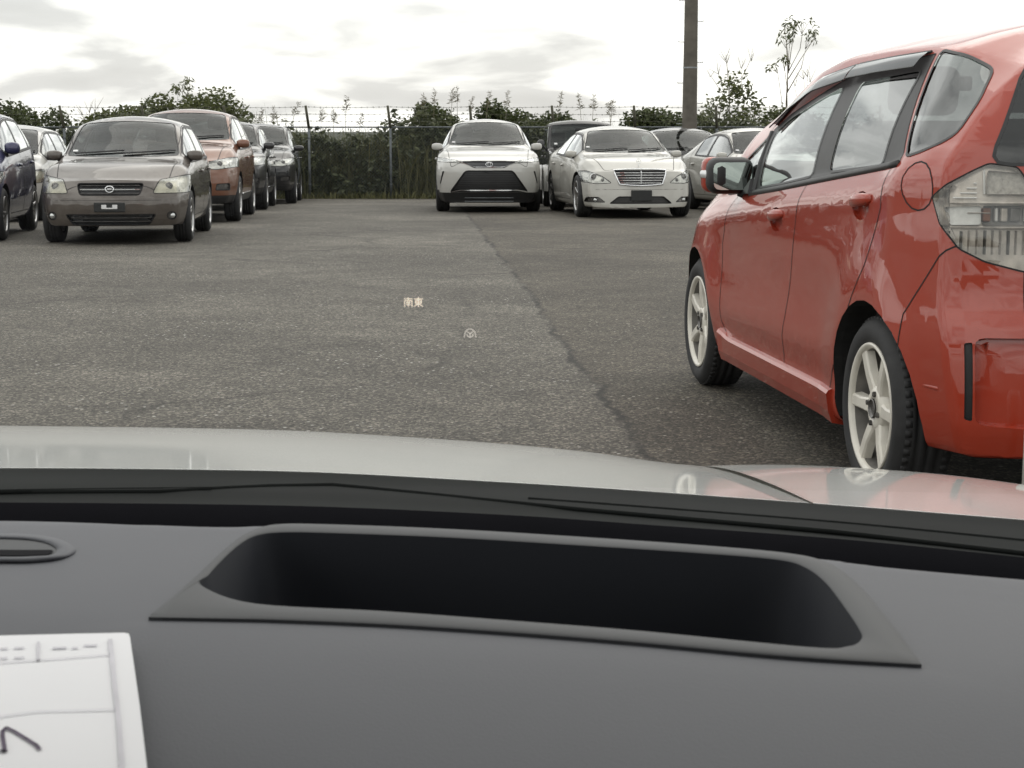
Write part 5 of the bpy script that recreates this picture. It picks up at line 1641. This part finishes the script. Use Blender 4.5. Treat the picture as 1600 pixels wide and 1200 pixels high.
# ------------------------------------------------------------------ the viewer's own car: bonnet, cowl, windscreen, dashboard
M_DASH = None
def dash_mat():
    m, N, L, b = newmat('grained_dash_plastic')
    n = noise(N, L, 900, 2, .5)
    n2 = noise(N, L, 4, 3, .5)
    r = ramp(N, L, n2.outputs['Fac'], [(.3, (.082, .085, .096)), (.7, (.096, .099, .110))])
    L.new(r.outputs[0], b.inputs['Base Color'])
    b.inputs['Roughness'].default_value = .62
    b.inputs['Specular IOR Level'].default_value = .35
    bp = N.new('ShaderNodeBump'); bp.inputs['Strength'].default_value = .25; bp.inputs['Distance'].default_value = .0006
    L.new(n.outputs['Fac'], bp.inputs['Height']); L.new(bp.outputs[0], b.inputs['Normal'])
    return m
M_DASH = dash_mat()
M_FRAME = plain('satin_dash_trim', (0.031, 0.033, 0.037), 0.6, var=.06, scale=5)
M_WELL = plain('dark_well_plastic', (0.012, 0.014, 0.020), 0.75, var=.06, scale=5)
M_PIT = plain('matt_black_recess', (0.006, 0.006, 0.008), 0.9, var=.1, spec=.1)
M_COWL = plain('dark_cowl_plastic', (0.010, 0.0115, 0.011), 0.8, var=.2, scale=8, spec=.08)
M_HUD = emis('display_light', (1.0, .86, .68), 1.0)
M_HUD2 = emis('dim_display_light', (.75, .70, .62), .8)
def interp(px, pts): return float(pchip(pts)(px))
def own_car():
    R = empty('own_car', (0, 1.0, 0))
    tag(R, "viewer's own car: silver white bonnet, dark cowl and grey dashboard in the foreground", 'car')
    off = Vector((0, -1.0, 0))
    def obj(mb, name, mat, parent=None, smooth=True, fix=False):
        mb.v = [tuple(Vector(p) + off) for p in mb.v]
        return mb.build(name, mat, parent or R, smooth, fix)
    # --- bonnet and right wing: rows over depth, columns over picture columns
    near = [(-700, 733), (0, 731), (400, 735), (800, 754), (1200, 781), (1600, 812), (2300, 870)]
    crest_b = [(-700, 668), (-200, 663), (0, 665), (400, 671), (700, 687), (900, 704), (1080, 727), (1250, 736), (1450, 756), (1600, 785)]
    crest_w = [(1000, 742), (1060, 732), (1130, 727), (1200, 726), (1400, 735), (1600, 757), (1900, 815), (2300, 900)]
    d0, d1 = 1.13, 1.85
    def prof(px, d, crest):
        e0, e1 = interp(px, near), interp(px, crest)
        e1 = min(e1, e0 - 2)
        if d <= d1: return e1 + (e0 - e1) * ((d1 - d) / (d1 - d0))**2
        return e1 + 90 * (d - d1)**1.8
    ds = [d0, d0 + .003, d0 + .008, d0 + .02] + [d0 + (d1 - d0) * k / 12 for k in range(1, 13)] + [1.95, 2.05, 2.2, 2.35, 2.45]
    def sheet(cols, crest, name):
        rows = []
        # rolled rear edge
        for dd, dy in ((-.004, 26), (-.006, 12), (-.004, 4)):
            rows.append([at(px, prof(px, d0, crest) + dy, d0 + dd) for px in cols])
        for d in ds: rows.append([at(px, prof(px, d, crest), d) for px in cols])
        return obj(MB().grid(rows), name, M_SILVER)
    def shut(d): return 1080 + 0 * d
    cb = list(np.linspace(-700, 1085, 46))
    # the shut line runs forward at a constant lateral position, so bonnet and wing meet along it
    def strip(lat0, lat1, n, crest, name, flank=False):
        rows = []
        def row(d, extra, dd=0):
            r = []
            for k in range(n):
                X = lat0 + (lat1 - lat0) * k / (n - 1)
                px = 800 + X * FPX / (d * CP + .2 * SP)
                pxc = px
                r.append((X, d, px))
            out = []
            for X, dp, px in r:
                p = at(px, prof(px, d, crest) + extra, dp + dd)
                out.append(p)
            if name == 'bonnet':        # the bonnet edge turns down beside the wing
                px = 800 + .2068 * FPX / (d * CP + .2 * SP)
                out.append(at(px, prof(px, d, crest_w) + extra, d + dd) - Vector((0, 0, .004)))
            return out
        for dd, ex in ((.012, 30), (.006, 8), (.001, 1.5)): rows.append(row(d0, ex, dd))
        for d in ds: rows.append(row(d, 0))
        # nose drops away in front, the wing's flank drops away at the side
        rows.append([p + Vector((0, .08, -.10)) for p in rows[-1]])
        rows.append([p + Vector((0, .06, -.35)) for p in rows[-1]])
        if flank:
            rows = [r + [r[-1] + Vector((.035, 0, -.03)), r[-1] + Vector((.055, 0, -.12)), r[-1] + Vector((.06, 0, -.50))] for r in rows]
        return obj(MB().grid(rows), name, M_SILVER)
    strip(-.95, .205, 48, crest_b, 'bonnet')
    strip(.208, .56, 24, crest_w, 'wing', True)
    # --- cowl panel below the bonnet edge
    c1 = [(-700, 784), (0, 786), (400, 790), (800, 806), (1000, 820), (1300, 842), (1600, 872), (2300, 950)]
    rows = []
    cols = list(np.linspace(-600, 2100, 40))
    for k in range(9):
        t = k / 8
        bump = 6 * math.sin(t * math.pi * 2.3)
        rows.append([at(px, interp(px, near) + 1.5 + (interp(px, c1) - interp(px, near) - 1.5) * t, 1.12 - .12 * t + .004 * math.sin(t * 9)) for px in cols])
    obj(MB().grid(rows), 'cowl_panel', M_COWL)
    # wiper arms lying on the cowl
    def on_cowl(px, t): return at(px, interp(px, near) + 5 + (interp(px, c1) - interp(px, near) - 5) * t, 1.115 - .12 * t)
    w = MB(); w.tube([on_cowl(px, .80 - .38 * (px + 300) / 900) for px in np.linspace(-300, 330, 10)], .0026, 6); obj(w, 'wiper', M_COWL)
    w = MB(); w.tube([on_cowl(px, t) for px, t in ((-300, .72), (250, .62), (420, .40), (520, .30), (640, .42), (900, .66), (1300, .78), (1750, .90))], .0022, 6); obj(w, 'wiper', M_COWL)
    w = MB(); w.tube([on_cowl(px, .42 + .1 * (px - 825) / 800) for px in np.linspace(825, 1700, 10)], .0018, 6); obj(w, 'wiper', M_COWL)
    # --- black trough between glass and dashboard
    c2 = [(-700, 800), (0, 803), (420, 817), (800, 840), (1280, 868), (1600, 893), (2300, 970)]
    zd = .975
    tr = MB()
    tr.grid([[at(px, interp(px, c1) - 1, 1.002) for px in cols], [at(px, interp(px, c1) + 30, .99) for px in cols], [at(px, interp(px, c1) + 120, .975) for px in cols]])
    obj(tr, 'defroster_trough', M_PIT)
    # --- dashboard top with the display well
    def onp(px, py, dz=0): return onz(px, py, zd + dz)
    def zdash(p):
        """the pad breaks gently downwards nearer the viewer"""
        return p
    outer = [(232, 966), (268, 938), (310, 900), (350, 862), (385, 836), (430, 822), (520, 822), (700, 829), (900, 841), (1100, 855), (1230, 867), (1290, 880), (1330, 905), (1370, 948), (1408, 996), (1440, 1040), (1330, 1034), (1200, 1025), (1000, 1006), (800, 990), (600, 977), (400, 969)]
    inner = [(316, 917), (326, 900), (352, 872), (378, 850), (402, 838), (440, 833), (520, 834), (700, 841), (900, 853), (1100, 866), (1215, 876), (1258, 888), (1290, 912), (1318, 948), (1342, 984), (1346, 1000), (1325, 1012), (1270, 1014), (1000, 988), (800, 972), (600, 957), (400, 945)]
    def dense(poly, n=132, k=1):
        pts = [Vector(p) for p in poly]; m = len(pts)
        # Catmull-Rom through the outline, sharp where flagged
        out = []
        for i in range(m):
            a, b, c, d = pts[i - 1], pts[i], pts[(i + 1) % m], pts[(i + 2) % m]
            for q in range(6):
                t = q / 6
                out.append(.5 * ((2 * b) + (c - a) * t + (2 * a - 5 * b + 4 * c - d) * t**2 + (3 * b - a - 3 * c + d) * t**3))
        return out
    def lin_dense(poly):
        pts = [Vector(p) for p in poly]; m = len(pts); out = []
        for i in range(m):
            for q in range(6): out.append(pts[i].lerp(pts[(i + 1) % m], q / 6))
        return out
    sharp = {0, 15}
    def mixed(poly):
        a = dense(poly); b = lin_dense(poly); m = len(poly); out = []
        for i in range(m * 6):
            seg = i // 6
            near_sharp = seg in sharp or ((seg + 1) % m) in sharp or ((seg - 1) % m) in {0, 15}
            out.append(b[i] if (seg in sharp or ((seg + 1) % m) in sharp) else a[i])
        return out
    O = mixed(outer); I = dense(inner)
    Oz = [onp(p.x, p.y) for p in O]; Iz = [onp(p.x, p.y) for p in I]
    nO = len(Oz)
    cen = sum(Iz, Vector()) / nO
    # trim frame
    fr = MB()
    ring = lambda f: [f(i) for i in range(nO)]
    fr.grid([ring(lambda i: Oz[i] + Vector((0, 0, -.004))), ring(lambda i: Oz[i] + Vector((0, 0, .0005)))], closed=True)
    fr.grid([ring(lambda i: Oz[i] + Vector((0, 0, .0005))), ring(lambda i: Oz[i].lerp(Iz[i], .07) + Vector((0, 0, .0012))), ring(lambda i: Oz[i].lerp(Iz[i], .5) + Vector((0, 0, .0012))), ring(lambda i: Oz[i].lerp(Iz[i], .93) + Vector((0, 0, .0010))), ring(lambda i: Iz[i] + Vector((0, 0, .0004)))], closed=True)
    obj(fr, 'display_well_frame', M_FRAME)
    # well: deep dark box that narrows downwards, its two ends in the dashboard plastic
    rows = [ring(lambda i, q=q, dz=dz: Iz[i].lerp(cen, q) + Vector((0, .0, dz))) for q, dz in ((.0, .0003), (.012, -.012), (.03, -.03), (.06, -.06), (.10, -.11), (.16, -.17), (.98, -.18))]
    we = MB(); we.grid(rows, closed=True)
    nq = len(rows)
    ends = {-1: [], 1: []}; rest = []
    for k, f in enumerate(we.f):
        r_, i_ = divmod(k, nO)
        u = (Iz[i_].x + Iz[(i_ + 1) % nO].x) / 2 - cen.x
        if r_ < 5: ends[1].append(f)
        else: rest.append(f)
    base_v = list(we.v)
    we.f = rest
    obj(we, 'display_well', M_PIT)
    e = MB(); e.v = list(base_v); e.f = ends[1]; obj(e, 'display_well_wall', M_WELL)
    # pad: radial rings from the frame to beyond the picture, with the crease left and right of the well
    def crease_y(px): return interp(px, [(-900, 930), (0, 957), (232, 966), (1440, 1040), (1600, 1051), (2500, 1120)])
    far_pts = [onz(px, interp(px, c2), zd) for px in np.linspace(-700, 2300, 60)]
    fx_, fy_ = [p.x for p in far_pts], [p.y for p in far_pts]
    def pad_z(x, y):
        yf = float(np.interp(x, fx_, fy_))
        z = zd
        t = yf - y
        if t < .02: z -= .006 * (1 - max(0, t) / .02)**2
        # picture row of this point decides on which side of the crease it lies
        xx, yy, zz = x, y, zd - CH
        fw = yy * CP - zz * SP; up = yy * SP + zz * CP
        px, py = 800 + FPX * xx / fw, 600 - FPX * up / fw
        cp = onz(px, crease_y(px), zd)
        q = cp.y - y
        if q > 0: z -= .05 * q + .35 * q * q
        return z
    rows = []
    steps = [0, .02, .05, .1, .16, .24, .34, .46, .6, .8, 1.0]
    def outward(i, t):
        p = Oz[i]; d = (p - cen); d.z = 0; d.normalize()
        # distance to the pad's border: far edge, near edge, sides
        best = 2.0
        for k in range(1, 400):
            s = k * .004
            q = p + d * s
            if q.y > float(np.interp(q.x, fx_, fy_)) - .0005 or q.y < .33 or abs(q.x) > .75:
                best = s; break
        q = p + d * best * t
        base = pad_z(q.x, q.y)
        bl = min(1, (best * t) / .05)
        return Vector((q.x, q.y, base * bl + (zd - .001) * (1 - bl)))
    for t in steps: rows.append([outward(i, t) for i in range(nO)])
    rows.append([p + Vector((0, .0, -.10)) for p in rows[-1]])
    obj(MB().grid(rows, closed=True), 'dashboard_pad', M_DASH)
    # --- defroster vent at the left, a shallow rounded slot
    vo = [(-260, 828), (-60, 832), (40, 834), (85, 840), (110, 850), (118, 862), (100, 872), (60, 878), (0, 879), (-260, 878)]
    vi = [(-260, 836), (-60, 840), (30, 842), (68, 847), (86, 855), (88, 862), (80, 867), (50, 869), (0, 870), (-260, 869)]
    V0 = dense(vo); V1 = dense(vi)
    m = MB()
    m.grid([[onp(p.x, p.y, -.004) for p in V0], [onp(p.x, p.y, .0004) for p in V0], [onp(*V0[i].lerp(V1[i], .4), .0018) for i in range(len(V0))], [onp(p.x, p.y, .0016) for p in V1], [onp(p.x, p.y, .001) for p in V1]], closed=True)
    vf = obj(m, 'vent_rim', M_DASH)
    m = MB(); m.add([onp(p.x, p.y, .0012) for p in V1], [tuple(range(len(V1)))]); obj(m, 'vent_slot', M_FRAME, vf, smooth=False)
    m = MB(); m.add([onp(px, py, .0018) for px, py in ((-260, 858), (40, 859), (80, 859), (84, 861), (76, 866), (40, 868), (-260, 868))], [tuple(range(7))]); obj(m, 'vent_gap', M_PIT, vf, smooth=False)
    # --- windscreen, leaning back over the dashboard
    rows = []
    for k in range(9):
        t = k / 8
        rows.append([(x, 1.045 - .44 * t - .10 * x * x - .22 * (x > 0) * x * .2, .955 + .42 * t) for x in np.linspace(-.95, .80, 15)])
    obj(MB().grid(rows), 'windscreen', M_SHIELD)
    # unseen roof over the cabin, added and brought forward to shade the dashboard
    m = MB(); m.rbox((0, -.52, 1.42), (1.5, 2.25, .05), None, .02, 2); obj(m, 'roof', M_SILVER)
    m = MB(); m.rbox((0, -.52, 1.383), (1.44, 2.24, .016), None, .006, 2); obj(m, 'headlining', M_INTG)
    # unseen doors and rear seat back, added to block light from behind
    for s in (1, -1):
        m = MB(); m.rbox((s * .80, -.45, .62), (.10, 2.3, .72), None, .04, 2); obj(m, 'door', M_SILVER)
    m = MB(); m.rbox((0, -1.35, .75), (1.5, .16, 1.0), None, .06, 2); obj(m, 'rear_seat_back', M_INT)
    m = MB(); m.box((0, -.3, .30), (1.5, 2.4, .06)); obj(m, 'cabin_floor', M_INT, smooth=False)
    return R
own_car()

def glass_point(px, py):
    """where the sight line of a picture point meets the windscreen (slightly inside)"""
    r = ray(px, py)
    lo, hi = .2, 1.2
    f = lambda t: (r[1] * t) - (1.045 - .44 * ((CH + r[2] * t - .955) / .42) - .10 * (r[0] * t)**2 - (.044 * r[0] * t if r[0] > 0 else 0)) 
    for _ in range(50):
        m = (lo + hi) / 2
        if f(m) > 0: hi = m
        else: lo = m
    t = lo - .004
    return Vector((r[0] * t, r[1] * t, CH + r[2] * t))
def stroke(mb, pts, w):
    """flat stroke on the glass through picture points"""
    P = [glass_point(*p) for p in pts]
    for a, b in zip(P[:-1], P[1:]):
        d = (b - a).normalized(); n = Vector((0, -.69, -.72)); s = d.cross(n).normalized() * w / 2
        e = d * w * .35
        s = s * (1 + .45 * abs(d.x))
        mb.add([a - s - e, b - s + e, b + s + e, a + s - e], [(0, 1, 2, 3)])
def head_up_display():
    K = .81 / FPX
    R = empty('head_up_display', glass_point(645, 473)); tag(R, 'head-up display direction text glowing on the windscreen', 'display')
    o = Vector(R.location)
    def put(strokes, name, w, mat, parent):
        m = MB()
        for s in strokes: stroke(m, s, w * K)
        m.v = [tuple(Vector(p) - o) for p in m.v]
        return m.build(name, mat, parent)
    def tr(S, x, y, k): return [[(x + a * k, y + b * k) for a, b in s] for s in S]
    # 南
    nan = [[(.1, .17), (.9, .17)], [(.5, .02), (.5, .34)], [(.12, .36), (.88, .36)], [(.12, .36), (.12, .99)], [(.88, .36), (.88, .99)], [(.36, .44), (.42, .54)], [(.64, .44), (.58, .54)], [(.30, .59), (.70, .59)], [(.30, .76), (.70, .76)], [(.5, .59), (.5, .95)]]
    # 東
    tou = [[(.06, .17), (.94, .17)], [(.5, .02), (.5, 1.0)], [(.2, .32), (.8, .32)], [(.2, .32), (.2, .66)], [(.8, .32), (.8, .66)], [(.2, .49), (.8, .49)], [(.2, .66), (.8, .66)], [(.46, .68), (.06, .95)], [(.54, .68), (.94, .95)]]
    put(tr(nan, 630.5, 464.5, 15.0), 'character', 1.2, M_HUD, R)
    put(tr(tou, 646.3, 464.5, 15.0), 'character', 1.2, M_HUD, R)
    R2 = empty('display_icon', glass_point(734, 521)); tag(R2, 'faint round head-up display symbol on the windscreen, right of the text', 'display')
    o = Vector(R2.location)
    arc = [(734.5 + 8.5 * math.cos(t), 524 + 10 * math.sin(t)) for t in np.linspace(math.pi * 1.02, math.pi * 1.98, 9)]
    put([arc, [(726, 524), (725.5, 527)], [(743, 524), (743.5, 527)], [(730, 518), (734.5, 521.5), (739, 518)], [(734.5, 521.5), (734.5, 526)], [(729.5, 522), (731, 525.5), (734.5, 527), (738, 525.5), (739.5, 522)]], 'icon_stroke', 1.3, M_HUD2, R2)
head_up_display()

def paper():
    zp = .979
    R = empty('paper_sheet', onz(100, 1100, zp)); tag(R, 'white printed form with handwriting lying on the dashboard at lower left', 'paper')
    o = Vector(R.location)
    def lift(px, py, dz=0):
        t = (py - 985) / 300
        return onz(px, py, zp + dz) - o
    def area(pts, name, mat, dz, parent, n=1):
        m = MB(); m.add([lift(x, y, dz) for x, y in pts], [tuple(range(len(pts)))]); return m.build(name, mat, parent)
    # rounded corner sheet with thickness
    ed = [(-420, 1003), (-200, 998), (0, 993), (120, 990), (194, 988.5), (201, 990), (203, 995), (208, 1030), (218, 1100), (231, 1210), (246, 1330), (-420, 1330)]
    m = MB()
    top = [lift(x, y) for x, y in ed]; bot = [lift(x, y, -.0003) for x, y in ed]; n = len(ed)
    m.add(top + bot, [tuple(range(n)), tuple(range(2 * n - 1, n - 1, -1))] + [(i, n + i, n + (i + 1) % n, (i + 1) % n) for i in range(n)])
    sh = m.build('sheet', M_PAPER, R)
    def line(pts, w, mat, name):
        m = MB()
        P = [lift(x, y, .0006) for x, y in pts]
        for a, b in zip(P[:-1], P[1:]):
            d = (b - a).normalized(); s = Vector((d.y, -d.x, 0)) * w / 2; e = d * w * (.3 if 'hand' in name else 0)
            m.add([a - s - e, b - s + e, b + s + e, a + s - e], [(0, 1, 2, 3)])
        m.build(name, mat, R)
    U = .62 / FPX
    line([(172, 998), (178, 1060), (185, 1120), (192, 1215)], 7 * U, M_PRINT, 'ruled_line')
    line([(-100, 1033), (0, 1035), (100, 1028), (172, 1022)], 4 * U, M_PRINT, 'ruled_line')
    line([(-100, 1124), (0, 1119), (60, 1111), (182, 1108)], 4 * U, M_PRINT, 'ruled_line')
    line([(60, 1002), (60, 1032)], 5 * U, M_PRINT, 'ruled_line')
    for a, b, c, d in ((82, 104, 1012, 9), (112, 122, 1012, 8), (131, 152, 1008, 8), (0, 12, 1013, 8), (22, 38, 1012, 8), (0, 12, 1028, 7), (22, 38, 1027, 7)):
        line([(a, c), (b, c - .5)], d * U, M_PRINT, 'printed_mark')
    line([(-30, 1178), (-8, 1174), (4, 1172), (8, 1174), (4, 1150), (4, 1142), (10, 1136), (22, 1142), (40, 1153), (56, 1163), (62, 1170)], 6 * U, M_INK, 'handwriting')
paper()
